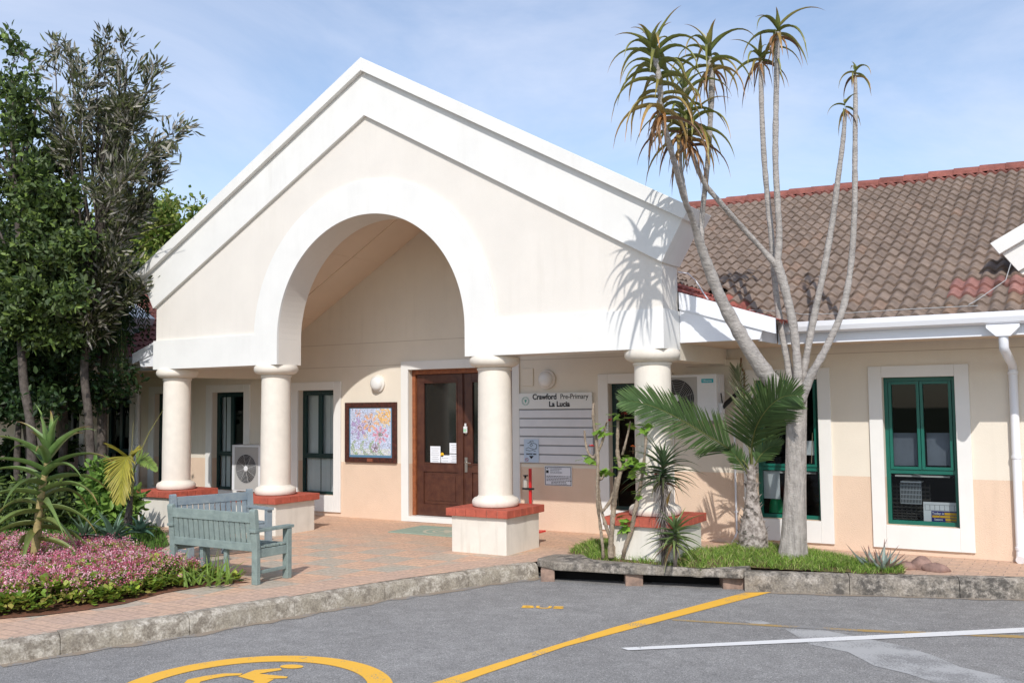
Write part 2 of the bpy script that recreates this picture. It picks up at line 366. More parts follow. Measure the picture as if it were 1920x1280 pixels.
# storm drain inlet: slab on brick piers
sl_front=[tuple(onZ(x,y,ZR)[:2]) for x,y in((1007,1083),(1040,1091),(1110,1095),(1173,1099),(1280,1103),(1354,1106.5),(1394,1108))]
sl_back=[(4.62,.16),(4.25,-.215),(3.12,-.215),(2.88,.04),(2.60,-.10)]
di=thing('storm_drain_inlet','wide stained concrete kerb inlet with two dark slot openings below the planting strip','drain inlet',(3.7,-.5,ZR))
m=MB(); zf=.055; n=len(sl_front); allp=sl_front+sl_back
zz=[.05]*(n+5)
i=m.vs([(x,y,-.036) for x,y in allp]+[(x,y,z) for (x,y),z in zip(allp,zz)]); N_=len(allp)
m.face(list(range(i,i+N_))[::-1]); m.face(range(i+N_,i+2*N_))
for k in range(N_): m.face((i+k,i+(k+1)%N_,i+N_+(k+1)%N_,i+N_+k))
m.build('slab',KERBD,di,bevel=.014)
PIER=mat('salmon_brick_pier',(.36,.24,.18),.9,base2=(.20,.14,.11),vscale=12,bump=.5,bscale=50)
def pier(px0,px1,y):
    a=onZ(px0,y,ZR);b=onZ(px1,y,ZR);d=unit((b-a)[:2]);n=np.array([-d[1],d[0]]);a=a[:2]+n*.003;b=b[:2]+n*.003
    mm=MB(); mm.prismXY([tuple(a),tuple(b),tuple(b+n*.28),tuple(a+n*.28)],ZR-.05,-.0365); mm.build('pier',PIER,di,bevel=.006)
pier(1014,1040,1090);pier(1173,1206,1098);pier(1356,1400,1104)
m=MB(); a=onZ(1015,1085,ZR)[:2];b=onZ(1400,1100,ZR)[:2];n=unit([-(b-a)[1],(b-a)[0]])
m.prismXY([tuple(a+n*.06),tuple(b+n*.06),tuple(b+n*.12),tuple(a+n*.12)],ZR-.1,-.0365); m.build('shade_backing',mat('pit_shade_black',(.008,.007,.007),.95),di)  # near-black panel close behind the slots, its colour stands in for the unlit pit
# paving
def paving():
    m=bpy.data.materials.new('brick_paving'); m.use_nodes=True; t=m.node_tree; N=t.nodes; p=N['Principled BSDF']; p.inputs['Roughness'].default_value=.85
    g=N.new('ShaderNodeNewGeometry'); sep=N.new('ShaderNodeSeparateXYZ'); t.links.new(g.outputs['Position'],sep.inputs[0])
    def M(op,a,b=None):
        k=N.new('ShaderNodeMath'); k.operation=op
        for s,i in((a,0),(b,1)):
            if s is None: continue
            if isinstance(s,(int,float)): k.inputs[i].default_value=s
            else: t.links.new(s,k.inputs[i])
        return k.outputs[0]
    def mix(f,a,b,mode='MIX'):
        x=N.new('ShaderNodeMix'); x.data_type='RGBA'; x.blend_type=mode
        if isinstance(f,(int,float)): x.inputs[0].default_value=f
        else: t.links.new(f,x.inputs[0])
        for s,k in((a,6),(b,7)):
            if isinstance(s,tuple): x.inputs[k].default_value=(*s,1)
            else: t.links.new(s,x.inputs[k])
        return x.outputs[2]
    def nz(sc,a,b,d=5):
        n=N.new('ShaderNodeTexNoise'); n.inputs['Scale'].default_value=sc; n.inputs['Detail'].default_value=d; t.links.new(g.outputs['Position'],n.inputs['Vector'])
        r=N.new('ShaderNodeMapRange'); r.inputs[1].default_value=a; r.inputs[2].default_value=b; t.links.new(n.outputs[0],r.inputs[0]); return r.outputs[0]
    br=N.new('ShaderNodeTexBrick'); br.inputs['Scale'].default_value=1; br.inputs['Brick Width'].default_value=.21; br.inputs['Row Height'].default_value=.105
    br.inputs['Mortar Size'].default_value=.004; br.inputs['Mortar Smooth'].default_value=.4; br.inputs['Bias'].default_value=0
    br.inputs['Color1'].default_value=(.66,.435,.29,1); br.inputs['Color2'].default_value=(.56,.375,.265,1); br.inputs['Mortar'].default_value=(.30,.21,.17,1)
    t.links.new(g.outputs['Position'],br.inputs['Vector'])
    gx=M('FLOOR',M('DIVIDE',M('ADD',sep.outputs[0],20.13),.42)); gy=M('FLOOR',M('DIVIDE',M('ADD',sep.outputs[1],20.05),.42))
    ck=M('MODULO',M('ADD',gx,gy),2.0)
    # checker field bounded by the plain header band along the kerb
    lim=M('SUBTRACT',M('ADD',M('MULTIPLY',M('ADD',sep.outputs[1],3.0),.37),1.05),sep.outputs[0])
    inside=M('GREATER_THAN',lim,0.0); yy=N.new('ShaderNodeMapRange'); yy.inputs[1].default_value=.75; yy.inputs[2].default_value=-.6; t.links.new(sep.outputs[1],yy.inputs[0])
    xx=M('GREATER_THAN',sep.outputs[0],-3.2)
    f=M('MULTIPLY',M('MULTIPLY',M('MULTIPLY',ck,inside),yy.outputs[0]),xx); f=M('MULTIPLY',f,nz(2.5,.15,.38))
    gray=mix(br.outputs['Fac'],(.44,.40,.32),(.29,.26,.20))
    c=mix(M('MULTIPLY',f,.97),br.outputs['Color'],gray)
    orange=M('MULTIPLY',M('MULTIPLY',inside,xx),nz(3,.35,.6)); c=mix(M('MULTIPLY',orange,.30),c,(.68,.40,.26))
    band=M('MULTIPLY',M('SUBTRACT',1.0,inside),.55); c=mix(M('MULTIPLY',band,nz(2,.2,.7)),c,(.50,.36,.29))
    c=mix(1.0,c,mix(nz(30,.3,.7),(.80,.80,.80),(1.15,1.15,1.15)),'MULTIPLY'); c=mix(M('MULTIPLY',nz(1.1,.55,.75,8),.35),c,(.42,.31,.25))
    t.links.new(c,p.inputs['Base Color'])
    b=N.new('ShaderNodeBump'); b.inputs['Strength'].default_value=.7; b.inputs['Distance'].default_value=.006; b.invert=True; t.links.new(br.outputs['Fac'],b.inputs['Height']); t.links.new(b.outputs[0],p.inputs['Normal'])
    return m
PAVE=paving()
pavep=offset(KF,.10)+[(2.8,.0),(3.05,-.2),(4.2,-.2),(4.55,.1)]+offset(KR,.10)
m=MB(); m.poly([(x,y,0) for x,y in pavep]+[(16,9,0),(-24,9,0),(-24,-9,0)]); struct(m.build('pavement',PAVE))
# worn paint markings
def paint(name,c,wear=.5):
    m=bpy.data.materials.new(name); m.use_nodes=True; t=m.node_tree; N=t.nodes; p=N['Principled BSDF']; p.inputs['Roughness'].default_value=.7
    g=N.new('ShaderNodeNewGeometry'); n=N.new('ShaderNodeTexNoise'); n.inputs['Scale'].default_value=75; n.inputs['Detail'].default_value=5; t.links.new(g.outputs['Position'],n.inputs['Vector'])
    n2=N.new('ShaderNodeTexNoise'); n2.inputs['Scale'].default_value=5; n2.inputs['Detail'].default_value=4; t.links.new(g.outputs['Position'],n2.inputs['Vector'])
    a=N.new('ShaderNodeMath'); a.operation='ADD'; t.links.new(n.outputs[0],a.inputs[0]); t.links.new(n2.outputs[0],a.inputs[1])
    r=N.new('ShaderNodeMapRange'); r.inputs[1].default_value=.60+wear*.3; r.inputs[2].default_value=.72+wear*.3; t.links.new(a.outputs[0],r.inputs[0])
    x=N.new('ShaderNodeMix'); x.data_type='RGBA'; x.inputs[6].default_value=(.25,.245,.24,1); x.inputs[7].default_value=(*c,1); t.links.new(r.outputs[0],x.inputs[0]); t.links.new(x.outputs[2],p.inputs['Base Color'])
    b=N.new('ShaderNodeBump'); b.inputs['Strength'].default_value=.5; b.inputs['Distance'].default_value=.004; t.links.new(n.outputs[0],b.inputs['Height']); t.links.new(b.outputs[0],p.inputs['Normal'])
    return m
YP=paint('yellow_road_paint',(.86,.47,.05),.38); WP=paint('white_road_paint',(.75,.74,.72),.35); YF=paint('faded_yellow_road_paint',(.42,.27,.09),1.15); WSC=paint('pale_scuffed_asphalt',(.42,.415,.405),.95)
def sheet(name,px,material,z=.004):
    mb=MB(); mb.poly([(*onZ(x,y,ZR)[:2],ZR+z) for x,y in px]); return struct(mb.build(name,material))
sheet('yellow_road_line',[(1396,1111),(1446,1110),(1180,1180),(1060,1212),(905,1265),(862,1281),(780,1310),(690,1310),(815,1279),(1000,1222),(1150,1176)],YP)
sheet('white_road_line',[(1164,1215),(1920,1177),(2080,1169),(2080,1177),(1920,1186),(1178,1219.5)],WP,.006)
sheet('faded_yellow_road_line',[(1258,1160),(1600,1179),(1920,1191),(2060,1196),(2060,1202),(1920,1196),(1600,1183),(1262,1163)],YF,.0025)
sheet('pale_road_patch',[(1395,1164),(1425,1162),(1445,1168),(1420,1172)],WSC,.002)
sheet('pale_road_patch',[(1470,1178),(1540,1180),(1640,1200),(1700,1212),(1760,1232),(1800,1250),(1880,1268),(1960,1290),(1960,1330),(1850,1310),(1760,1282),(1700,1262),(1640,1248),(1590,1222),(1520,1208)],WSC,.0025)
# gritty dirt washed along the foot of the kerb
DIRT=paint('kerb_foot_dirt',(.30,.24,.18),.85)
def dirt(line,w):
    P=resample(line,.12); o=offset(P,-.0); mb=MB(); q=[np.array(offset(P,-(w*random.uniform(.3,1.0)))[k]) for k in range(len(P))]
    for k in range(len(P)-1): mb.poly([(*P[k],ZR+.0035),(*P[k+1],ZR+.0035),(*q[k+1],ZR+.0035),(*q[k],ZR+.0035)])
    struct(mb.build('kerb_dirt',DIRT))
dirt(KF[2:],.12); dirt(KR,.09)
# disabled parking roundel
cx,cy=3.003,-4.707
mb=MB(); n=96; i=mb.vs([(cx+r*math.cos(t),cy+r*math.sin(t),ZR+.004) for t in np.linspace(0,2*math.pi,n,endpoint=False) for r in(.725,.882)])
for k in range(n): a=i+2*k;b=i+2*((k+1)%n); mb.face((a,a+1,b+1,b))
struct(mb.build('yellow_road_ring',YP))
mb=MB()
def flat(px): mb.poly([(*onZ(x,y,ZR)[:2],ZR+.004) for x,y in px])
flat([(547+22*math.cos(t),1249.5+3.8*math.sin(t)) for t in np.linspace(0,2*math.pi,20,endpoint=False)])
flat([(526,1252.5),(528,1256),(486,1263),(540,1268.5),(537,1271.5),(500,1272.5),(514,1273),(498,1282),(470,1300),(452,1300),(478,1277),(446,1268),(478,1256)])
wc=[(455,1262),(420,1262.5),(385,1267),(352,1274),(340,1286),(352,1300),(382,1302),(366,1290),(376,1278),(400,1272),(425,1267.5),(450,1266)]
flat(wc)
struct(mb.build('yellow_wheelchair_road_symbol',YP))
t=text('BUS','yellow_road_lettering',YP,(0,0,0),.13,rot=(0,0,0),bold=.002)
q0=onZ(978,1137.5,ZR);q1=onZ(1056,1139.5,ZR); ang=math.atan2(q1[1]-q0[1],q1[0]-q0[0]); Lw=np.linalg.norm(q1-q0)
w=max(v.co.x for v in t.data.vertices)-min(v.co.x for v in t.data.vertices)
t.data.transform(Matrix.Translation(((q0[0]+q1[0])/2,(q0[1]+q1[1])/2,ZR+.005))@Matrix.Rotation(ang,4,'Z')@Matrix.Diagonal((Lw/w,1,1,1))); struct(t)
# planting soil and lawn
_near=[tuple(onZ(x,y,0)[:2]) for x,y in((-150,1172),(0,1156),(75,1150),(150,1141),(225,1129),(300,1109),(400,1093),(462,1089))]
BED=[(_near[0][0]-.1,-6.4)]+_near+[(.1,-2.80),(-1.25,-2.25),(-2.2,-2.35),(-3.1,-3.0),(-3.1,-6.4)]
LAWN=[(-1.25,-2.2),(-1.9,-1.3),(-2.9,-.6),(-3.5,-.24),(-4.02,-.24),(-4.05,.6),(-4.6,.9),(-4.75,1.86),(-14,1.86),(-14,-7),(-3.1,-7),(-3.1,-3.0),(-2.2,-2.3)]
STRIP=[(2.66,.12),(2.86,.05),(3.11,-.225),(4.26,-.225),(4.63,.15),(5.6,.30),(5.95,.45),(5.9,.75),(5.3,1.05),(4.9,1.35),(4.1,1.35),(4.05,.62),(3.9,.65),(3.2,.65),(2.85,.9),(2.6,.5)]
SOIL=mat('red_soil',(.22,.085,.045),.95,base2=(.12,.06,.035),vscale=14,bump=1,bscale=50)
def inpoly(P,poly):
    x,y=P[:,0],P[:,1]; r=np.zeros(len(P),bool); n=len(poly)
    for i in range(n):
        x1,y1=poly[i];x2,y2=poly[(i+1)%n]
        if y1==y2: continue
        c=((y1>y)!=(y2>y))&(x<(x2-x1)*(y-y1)/(y2-y1)+x1); r^=c
    return r
def scatter(poly,n):
    A=np.array(poly); lo,hi=A.min(0),A.max(0); P=rng.uniform(lo,hi,(n*3,2)); P=P[inpoly(P,poly)]; return P[:n]
m=MB(); m.poly([(x,y,.006) for x,y in [(_near[0][0],-6.4)]+[(x+.09,y-.03) for x,y in _near]+[(.1,-2.77),(-1.25,-2.2),(-2.2,-2.3),(-3.1,-3.0),(-3.1,-6.2)]]); struct(m.build('garden_soil',SOIL))
m=MB(); m.poly([(x,y,.004) for x,y in LAWN]); struct(m.build('lawn_soil',mat('lawn_soil',(.055,.075,.02),.95,base2=(.10,.07,.04),vscale=6)))
def edged(P,poly):
    D=np.full(len(P),9.)
    for i in range(len(poly)):
        a=np.array(poly[i]);b=np.array(poly[(i+1)%len(poly)]);ab=b-a; tt=np.clip(((P-a)@ab)/(ab@ab),0,1); D=np.minimum(D,np.linalg.norm(P-(a+tt[:,None]*ab),axis=1))
    return D
def zstrip(P):
    P=np.asarray(P,float); D=edged(P,STRIP); return .03+(.03+.045*np.clip((4.9-P[:,0])/.6,0,1))*np.clip(D/.16,0,1)
m=MB(); hh=.05
G_=[(x,y) for x in np.arange(2.5,6.1,hh) for y in np.arange(-.5,1.5,hh)]; keep=inpoly(np.array(G_)+hh/2,STRIP)
for (x,y),k in zip(G_,keep):
    if k: q=[(x,y),(x+hh,y),(x+hh,y+hh),(x,y+hh)]; zq=zstrip(q); m.poly([(a,b,c) for (a,b),c in zip(q,zq)])
struct(m.build('planting_strip_soil',mat('strip_soil',(.11,.11,.035),.95,base2=(.16,.10,.06),vscale=8)))
def grass(name,P,h,cols,zbase=0,width=.006,lean=.5):
    n=len(P); th=rng.uniform(0,2*math.pi,n); H=h*rng.uniform(.5,1.25,n); w=width*rng.uniform(.7,1.4,n)
    dx,dy=np.cos(th),np.sin(th); l=rng.uniform(0,lean,n)*H; th2=rng.uniform(0,2*math.pi,n)
    z0=np.full(n,zbase) if np.isscalar(zbase) else zbase
    b0=np.c_[P[:,0]-dx*w,P[:,1]-dy*w,z0]; b1=np.c_[P[:,0]+dx*w,P[:,1]+dy*w,z0]
    mid=np.c_[P[:,0]+np.cos(th2)*l*.35,P[:,1]+np.sin(th2)*l*.35,z0+H*.6]
    m0=mid-np.c_[dx*w*.8,dy*w*.8,0*w]; m1=mid+np.c_[dx*w*.8,dy*w*.8,0*w]; tp=np.c_[P[:,0]+np.cos(th2)*l,P[:,1]+np.sin(th2)*l,z0+H]
    V=np.stack([b0,b1,m1,m0,tp,tp+1e-4],1).reshape(-1,3); i=np.arange(n)*6
    F=np.concatenate([np.c_[i,i+1,i+2,i+3],np.c_[i+3,i+2,i+5,i+4]]); c=np.array(cols)[rng.integers(0,len(cols),n)]*rng.uniform(.75,1.3,(n,1))
    C=np.repeat(c,6,0); return npmesh(name,V,F,C,GRASSM)
GC=[(.24,.38,.06),(.17,.30,.04),(.32,.44,.09),(.44,.45,.18),(.20,.31,.07),(.12,.20,.04)]
P=scatter(STRIP,26000); cl=np.sin(P[:,0]*23+3*np.sin(P[:,1]*17))*np.sin(P[:,1]*27+2*np.sin(P[:,0]*19)); P=P[(cl>-.05)|(rng.random(len(P))<.18)]; o=grass('grass',P,.062,GC,zstrip(P)-.004,.0032,1.9); tag(o,'tufty bright green grass in the strip behind the drain and kerb','grass',kind='stuff')
P=scatter(LAWN,70000); P=P[(P[:,0]>-9)]; o=grass('lawn_grass',P,.07,[(.10,.20,.03),(.07,.16,.025),(.14,.24,.05)],.004,.006,1.0); tag(o,'soft mown lawn in front of the shaded wall behind the benches','lawn',kind='stuff')
# ================================================================ BUILDING
B=thing('school_building','cream school building with arched gabled entrance portico, four columns and brown tiled roof','building',(0,0,0))
YW=1.883; T=.404; s=.555
za,zu,zt0=5.155,5.698,5.86; ri,ro,zc,zb,zt=1.455,1.87,2.482,2.155,2.557; w=3.853; ww=3.835
# front gable wall with arched opening
def columns_mesh(xs,lo,hi,y0,y1):
    mb=MB(); nx=len(xs)
    F0=[mb.vs([(x,y0,lo(x,-1 if k==nx-1 else 1)),(x,y0,hi(x))]) for k,x in enumerate(xs)]; return mb
def striped(xs,lo,hi,y0,y1):
    "solid between lo(x) and hi(x), front at y0, back at y1, closed"
    mb=MB()
    for a,b in zip(xs,xs[1:]):
        e=1e-7; la,lb,ha,hb=lo(a+e),lo(b-e),hi(a+e),hi(b-e)
        i=mb.vs([(a,y0,la),(b,y0,lb),(b,y0,hb),(a,y0,ha),(a,y1,la),(b,y1,lb),(b,y1,hb),(a,y1,ha)])
        for q in((0,1,2,3),(7,6,5,4),(4,5,1,0),(3,2,6,7)): mb.face([i+k for k in q])
        if a==xs[0]: mb.face((i,i+3,i+7,i+4))
        if b==xs[-1]: mb.face((i+1,i+5,i+6,i+2))
    return mb
inn=lambda x: zc+math.sqrt(max(0,ri*ri-x*x)) if abs(x)<ri else zb
xr=[ri*math.sin(t) for t in np.linspace(-math.pi/2,math.pi/2,65)]
xo=[ro*math.sin(t) for t in np.linspace(-math.pi/2,math.pi/2,65)]
def jambs(mb,y0,y1):
    for sx in(-1,1): mb.poly([(sx*ri,y0,zb),(sx*ri,y1,zb),(sx*ri,y1,zc),(sx*ri,y0,zc)])
mb=striped(sorted(set([-ww,0,ww]+xr)),inn,lambda x: za+.02-s*abs(x),0,T); jambs(mb,0,T); mb.build('portico_wall',CREAM,B)
oz=lambda x: max(zt, zc+math.sqrt(max(0,ro*ro-x*x))) if abs(x)<ro else zt
mb=striped(sorted(set([-w,w]+xr+xo)),inn,oz,-.034,-.0005); jambs(mb,-.034,-.0005); mb.build('arch_and_beam_band',WHITE,B)
for sx in(-1,1): mb=MB(); mb.box((sx*w,-.0004,zb),(sx*(ww+.0005),T,zt)); mb.build('beam_return',WHITE,B)
def rake(name,c,zlow,zhigh,tipx,tipz_off,y0,y1,ztop_off=0,both=True,material=WHITE):
    # chevron band between two parallel rake lines, ends cut square to the slope
    P=[(-tipx[1],zhigh-s*tipx[1]),(0,zhigh),(tipx[1],zhigh-s*tipx[1]),(tipx[0],zlow-s*tipx[0]),(0,zlow),(-tipx[0],zlow-s*tipx[0])]
    mb=MB(); mb.prismXZ([(x+c,z) for x,z in P],y0,y1); return mb.build(name,material,B,bevel=.004)
rake('rake_fascia',0,za,zu,(w,w+.233),0,-.05,T+.03)
rake('coping',0,zu,zt0,(w+.262,w+.335),0,-.115,T+.10)
# columns on pedestals
def column(parent,x):
    y=T/2; c=(x,y,0)
    m=MB(); m.lathe(c,[(.225,.478),(.252,.486),(.264,.506),(.266,.53),(.258,.556),(.240,.574),(.217,.583),(.202,.592),(.195,.604)],48); m.build('base_ring',STONE,parent,auto=.7)
    r0,r1=.193,.186
    m=MB(); m.lathe(c,[(r0,.6),(r0+.001,1.0),(r0-.001,1.4),(r1+.002,1.8),(r1,2.0),(r1-.003,2.03)],48); sh=m.build('column',STONE,B,auto=.7)
    m=MB(); m.lathe(c,[(r1-.002,1.99),(r1+.012,2.002),(r1+.014,2.018),(r1+.002,2.028),(.222,2.036),(.258,2.05),(.280,2.075),(.287,2.105),(.283,2.13),(.268,2.1535)],48); cp=m.build('capital',STONE,sh,auto=.7)
    return sh
for x in(-3.624,-1.70,1.70,3.624):
    y=T/2
    m=MB(); m.box((x-.355,y-.355,-.02),(x+.355,y+.355,.394)); pd=m.build('pedestal',PEDM,B,bevel=.008)
    m=MB(); h=.403; m.box((x-h+.012,y-h+.012,.394),(x+h-.012,y+h-.012,.473)); m.build('brick_bedding',MORTAR,pd)
    m=MB(); nb=6; wd=2*h/nb
    for k in range(nb):
        for side in(0,1,2,3):
            a=-h+k*wd+.004; b=a+wd-.008; dep=.20
            if side in(1,3):
                if k==0: a=-h+.004
                if k in(0,nb-1) : continue
            j=random.uniform(-.002,.002)
            if side==0: m.box((x+a,y-h+j,.396),(x+b,y-h+dep,.478))
            if side==2: m.box((x+a,y+h-dep,.396),(x+b,y+h+j,.478))
            if side==1: m.box((x+h-dep,y+a,.396),(x+h+j,y+b,.4775))
            if side==3: m.box((x-h+j,y+a,.396),(x-h+dep,y+b,.4775))
    m.box((x-h+dep+.004,y-h+dep+.004,.40),(x+h-dep-.004,y+h-dep-.004,.4772))
    m.build('brick_cap',BRICKR,pd,bevel=.003)
    sh=column(B,x)
    for o in list(B.children):
        if o.name.startswith('base_ring'): o.parent=sh; o.location=(0,0,0)
for o in list(bpy.data.objects):
    if o.name.startswith('base_ring') and (o.parent is None): o.parent=B
# entrance wall
wins=[(2.177,3.17),(4.02,5.01),(5.414,6.403),(-3.042,-2.051),(-4.93,-3.93),(-7.7,-6.71),(-6.35,-5.36),(-9.1,-8.1),(7.6,8.6)]
DO=(-.80,.92) # door opening
def openings():
    R=[(a+.137,b-.137,.30,1.858) for a,b in wins]; R.append((DO[0],DO[1],.0,2.115)); return R
OP=openings()
def wall_grid(x0,x1,z0,z1,ops,y0,y1,zsplit=(),names=None):
    xs=sorted(set([x0,x1]+[v for o in ops for v in o[:2] if x0<v<x1])); zs=sorted(set([z0,z1]+[v for o in ops for v in o[2:] if z0<v<z1]+list(zsplit)))
    solid=lambda x,z: not any(a<x<b and c<z<d for a,b,c,d in ops) and x0<x<x1 and z0<z<z1
    mb=MB()
    for a,b in zip(xs,xs[1:]):
        for c,d in zip(zs,zs[1:]):
            if not solid((a+b)/2,(c+d)/2): continue
            mb.cur=0 if c<.80 else 1
            mb.poly([(a,y0,c),(b,y0,c),(b,y0,d),(a,y0,d)]); mb.poly([(a,y1,d),(b,y1,d),(b,y1,c),(a,y1,c)])
            e=1e-4
            if not solid(a-e,(c+d)/2): mb.poly([(a,y0,c),(a,y0,d),(a,y1,d),(a,y1,c)])
            if not solid(b+e,(c+d)/2): mb.poly([(b,y0,d),(b,y0,c),(b,y1,c),(b,y1,d)])
            if not solid((a+b)/2,c-e): mb.poly([(a,y0,c),(a,y1,c),(b,y1,c),(b,y0,c)])
            if not solid((a+b)/2,d+e): mb.poly([(a,y0,d),(b,y0,d),(b,y1,d),(a,y1,d)])
    return mb
wall_grid(-16,14,0,2.40,OP,YW,YW+.24,(.80,)).build('wall',[PEACH,WALLUP],B)
m=MB(); m.prismXZ([(-3.66,2.4002),(3.66,2.4002),(3.66,2.45),(0,4.5),(-3.66,2.45)],YW,YW+.2); m.build('inner_gable_wall',WALLUP,B)
m=MB()
JT=mat('wall_joint',(.5,.42,.33),.9)
for z,xa,xb in((2.525,-3.3,3.3),(2.19,-3.64,3.64),(2.13,4.8,14),(2.13,-16,-4.8)):
    m.box((xa,YW-.0025,z),(xb,YW+.01,z+.006))
m.build('wall_joint',JT,B)
# sloping porch ceilings (thin boards under the portico roof)
for sx in(-1,1):
    m=MB(); P=[(0,4.40),(sx*3.84,4.40-.576*3.84),(sx*3.84,4.45-.576*3.84),(0,4.45)]
    m.prismXZ(P if sx>0 else P[::-1],T+.001,YW-.001)
    for f in(.33,.66):
        x=sx*3.84*f; z=4.40-.576*abs(x); m.bar((x,T+.002,z-.001),(x,YW-.002,z-.001),.018,.006,upv=(sx*.5,0,.87))
    m.bar((0,1.2,4.398),(sx*3.8,1.2,4.398-.576*3.8),.018,.006,upv=(0,1,0))
    m.build('porch_ceiling',CEIL,B)
    # side beam from outer column back to the wall, with plate over it
    m=MB(); xa,xb=sx*3.62,sx*3.845; m.box((xa,T+.002,2.05),(xb,YW-.001,2.30)); m.build('side_beam',WALLUP,B)
# barge board and infill beside the portico, then soffit
    m=MB(); P=[(sx*3.856,2.23),(sx*4.69,2.23),(sx*4.72,2.33),(sx*3.856,2.60)]
    m.prismXZ(P if sx>0 else P[::-1],T-.0,T+.03); m.build('barge_infill',FASC,B)
    m=MB(); P=[(sx*3.856,2.577),(sx*4.856,2.277),(sx*4.856,2.43),(sx*3.856,2.755)]
    m.prismXZ(P if sx>0 else P[::-1],T-.02,T-.0005); m.build('barge_board',FASC,B)
    m=MB(); m.box((sx*4.665,T+.031,2.215),(sx*4.69,1.0,2.36)); m.build('barge_return',FASC,B)
    m=MB(); m.box((sx*3.847,T+.032,2.228),(sx*4.66,1.02,2.24)); m.box((sx*3.847,1.0205,2.228),(sx*(14 if sx>0 else 16),YW-.001,2.24)); m.build('soffit',CEIL,B)
    X1=14 if sx>0 else 16
    m=MB(); m.box((sx*4.70,1.0,2.205),(sx*X1,1.018,2.40)); m.build('fascia_board',FASC,B)
    # gutter: ogee-like trough
    m=MB(); g=[(.998,2.415),(.998,2.31),(.93,2.305),(.885,2.325),(.87,2.37),(.87,2.418),(.882,2.422),(.882,2.375),(.9,2.335),(.94,2.32),(.986,2.325),(.986,2.415)]
    m2=[]; n=len(g); xa,xb=sx*4.80,sx*X1
    i=m.vs([(xa,y,z) for y,z in g]+[(xb,y,z) for y,z in g])
    for k in range(n): m.face((i+k,i+n+k,i+n+(k+1)%n,i+(k+1)%n))
    m.face(range(i,i+n)); m.build('gutter',PVC,B)
# downpipe
def downpipe(x):
    m=MB(); m.prismXZ([(x-.14,2.3),(x+.14,2.3),(x+.14,2.27),(x+.06,2.19),(x-.06,2.19),(x-.14,2.27)],.875,.985); m.build('rainwater_head',PVC,B,bevel=.004)
    m=MB(); m.tube([(x,.93,2.2),(x,.93,2.1),(x,.945,2.075),(x,1.78,1.96),(x,YW-.05,1.93),(x,YW-.046,1.88),(x,YW-.046,.10),(x,YW-.07,.055),(x,YW-.13,.035)],.042,16,auto if False else True)
    for z in(1.86,1.02,.12): m.lathe((x,YW-.046,z),[(.043,0),(.049,.004),(.049,.03),(.043,.034)],16)
    m.build('downpipe',PVC,B,auto=.8)
downpipe(6.81); downpipe(-6.6)
# tile sheets
def tiles(name,org,avec,uvec,L,H,colf,gauge=.262,per=.136,nsub=9,parent=None,amp=.046,skip=None):
    org,a,u=np.array(org,float),unit(avec),unit(uvec); n=np.cross(a,u); n=n if n[2]>0 else -n
    nc=max(1,int(round(L/per))); rows=int(math.ceil(H/gauge)); us=np.linspace(0,1,nsub)
    prof=amp*(.5+.5*np.cos(2*np.pi*(us-.32)))**.75
    V=[];F=[];C=[];k=0
    for r in range(rows):
        h0=r*gauge; h1=min(H,h0+gauge+.02)
        for c in range(nc):
            jz=random.uniform(-.005,.005); jh=random.uniform(-.010,.010); co=colf(c*per,h0)
            if co is None: continue
            P=org+a*(c*per)+u*h0
            x=us*per
            low=P[None]+a[None]*x[:,None]+u[None]*(jh-.006)+n[None]*(prof+.030+jz)[:,None]
            bot=low-n[None]*.030
            up=P[None]+a[None]*x[:,None]+u[None]*(h1-h0)+n[None]*(prof+jz*.5)[:,None]
            V+=[bot,low,up]
            for j in range(nsub-1):
                F.append((k+j,k+j+1,k+nsub+j+1,k+nsub+j)); F.append((k+nsub+j,k+nsub+j+1,k+2*nsub+j+1,k+2*nsub+j))
            C.append(np.tile(co,(3*nsub,1))); k+=3*nsub
    o=npmesh(name,np.concatenate(V),F,np.concatenate(C),TILE,parent)
    o.data.polygons.foreach_set('use_smooth',[True]*len(o.data.polygons))
    try:o.data.set_sharp_from_angle(angle=.9)
    except Exception: pass
    return o
sl_=.462; ul=unit([0,1,sl_]); HR=(6.4-.93)/ul[1]
def mono(ph):
    def f(x,h):
        v=random.uniform(.88,1.1); c=np.array([.275,.205,.16])*v
        if random.random()<.03: c=c*np.array([1.06,.98,.93])
        return c
    return f
def colR(x,h):
    c=mono(0)(x,h); X=3.84+x
    if h>HR-.30: return np.array([.30,.115,.09])*random.uniform(.8,1.15)
    if X-4.0<(.55-h*.75) and random.random()<.85: return np.array([.38,.115,.085])*random.uniform(.8,1.1)
    # freshly painted repair beside the little gable
    if 6.35+.25*math.sin(h*7)<X<7.6 and .35<h<.85 and random.random()<.8: return np.array([.36,.175,.145])*random.uniform(.75,1.15)
    if X>6.2 and h<.35 and random.random()<.5: return np.array([.30,.20,.14])
    d=h-1.9*(X-3.8)*.0-(1.15-(X-3.84)*.95)*.0
    return c
def colP(x,h): return np.array([.40,.115,.085])*random.uniform(.8,1.1)
def colL(x,h):
    if h>HR-.36: return np.array([.36,.09,.07])
    return np.array([.27,.10,.08])*random.uniform(.7,1.1)
tiles('roof',(3.84,.93,2.385),(1,0,0),ul,10.2,HR,colR,parent=B)
tiles('roof',(-15.84,.93,2.385),(1,0,0),ul,12.0,HR,colL,parent=B)
yc=.93+5*.262*ul[1]; colC=lambda x,h:(np.array([.30,.115,.09])*random.uniform(.85,1.15) if h>(6.4-yc)/ul[1]-.30 else mono(0)(x,h))
tiles('roof',(3.84-57*.136,yc,2.385+sl_*(yc-.93)),(1,0,0),ul,57*.136,(6.4-yc)/ul[1],colC,parent=B)
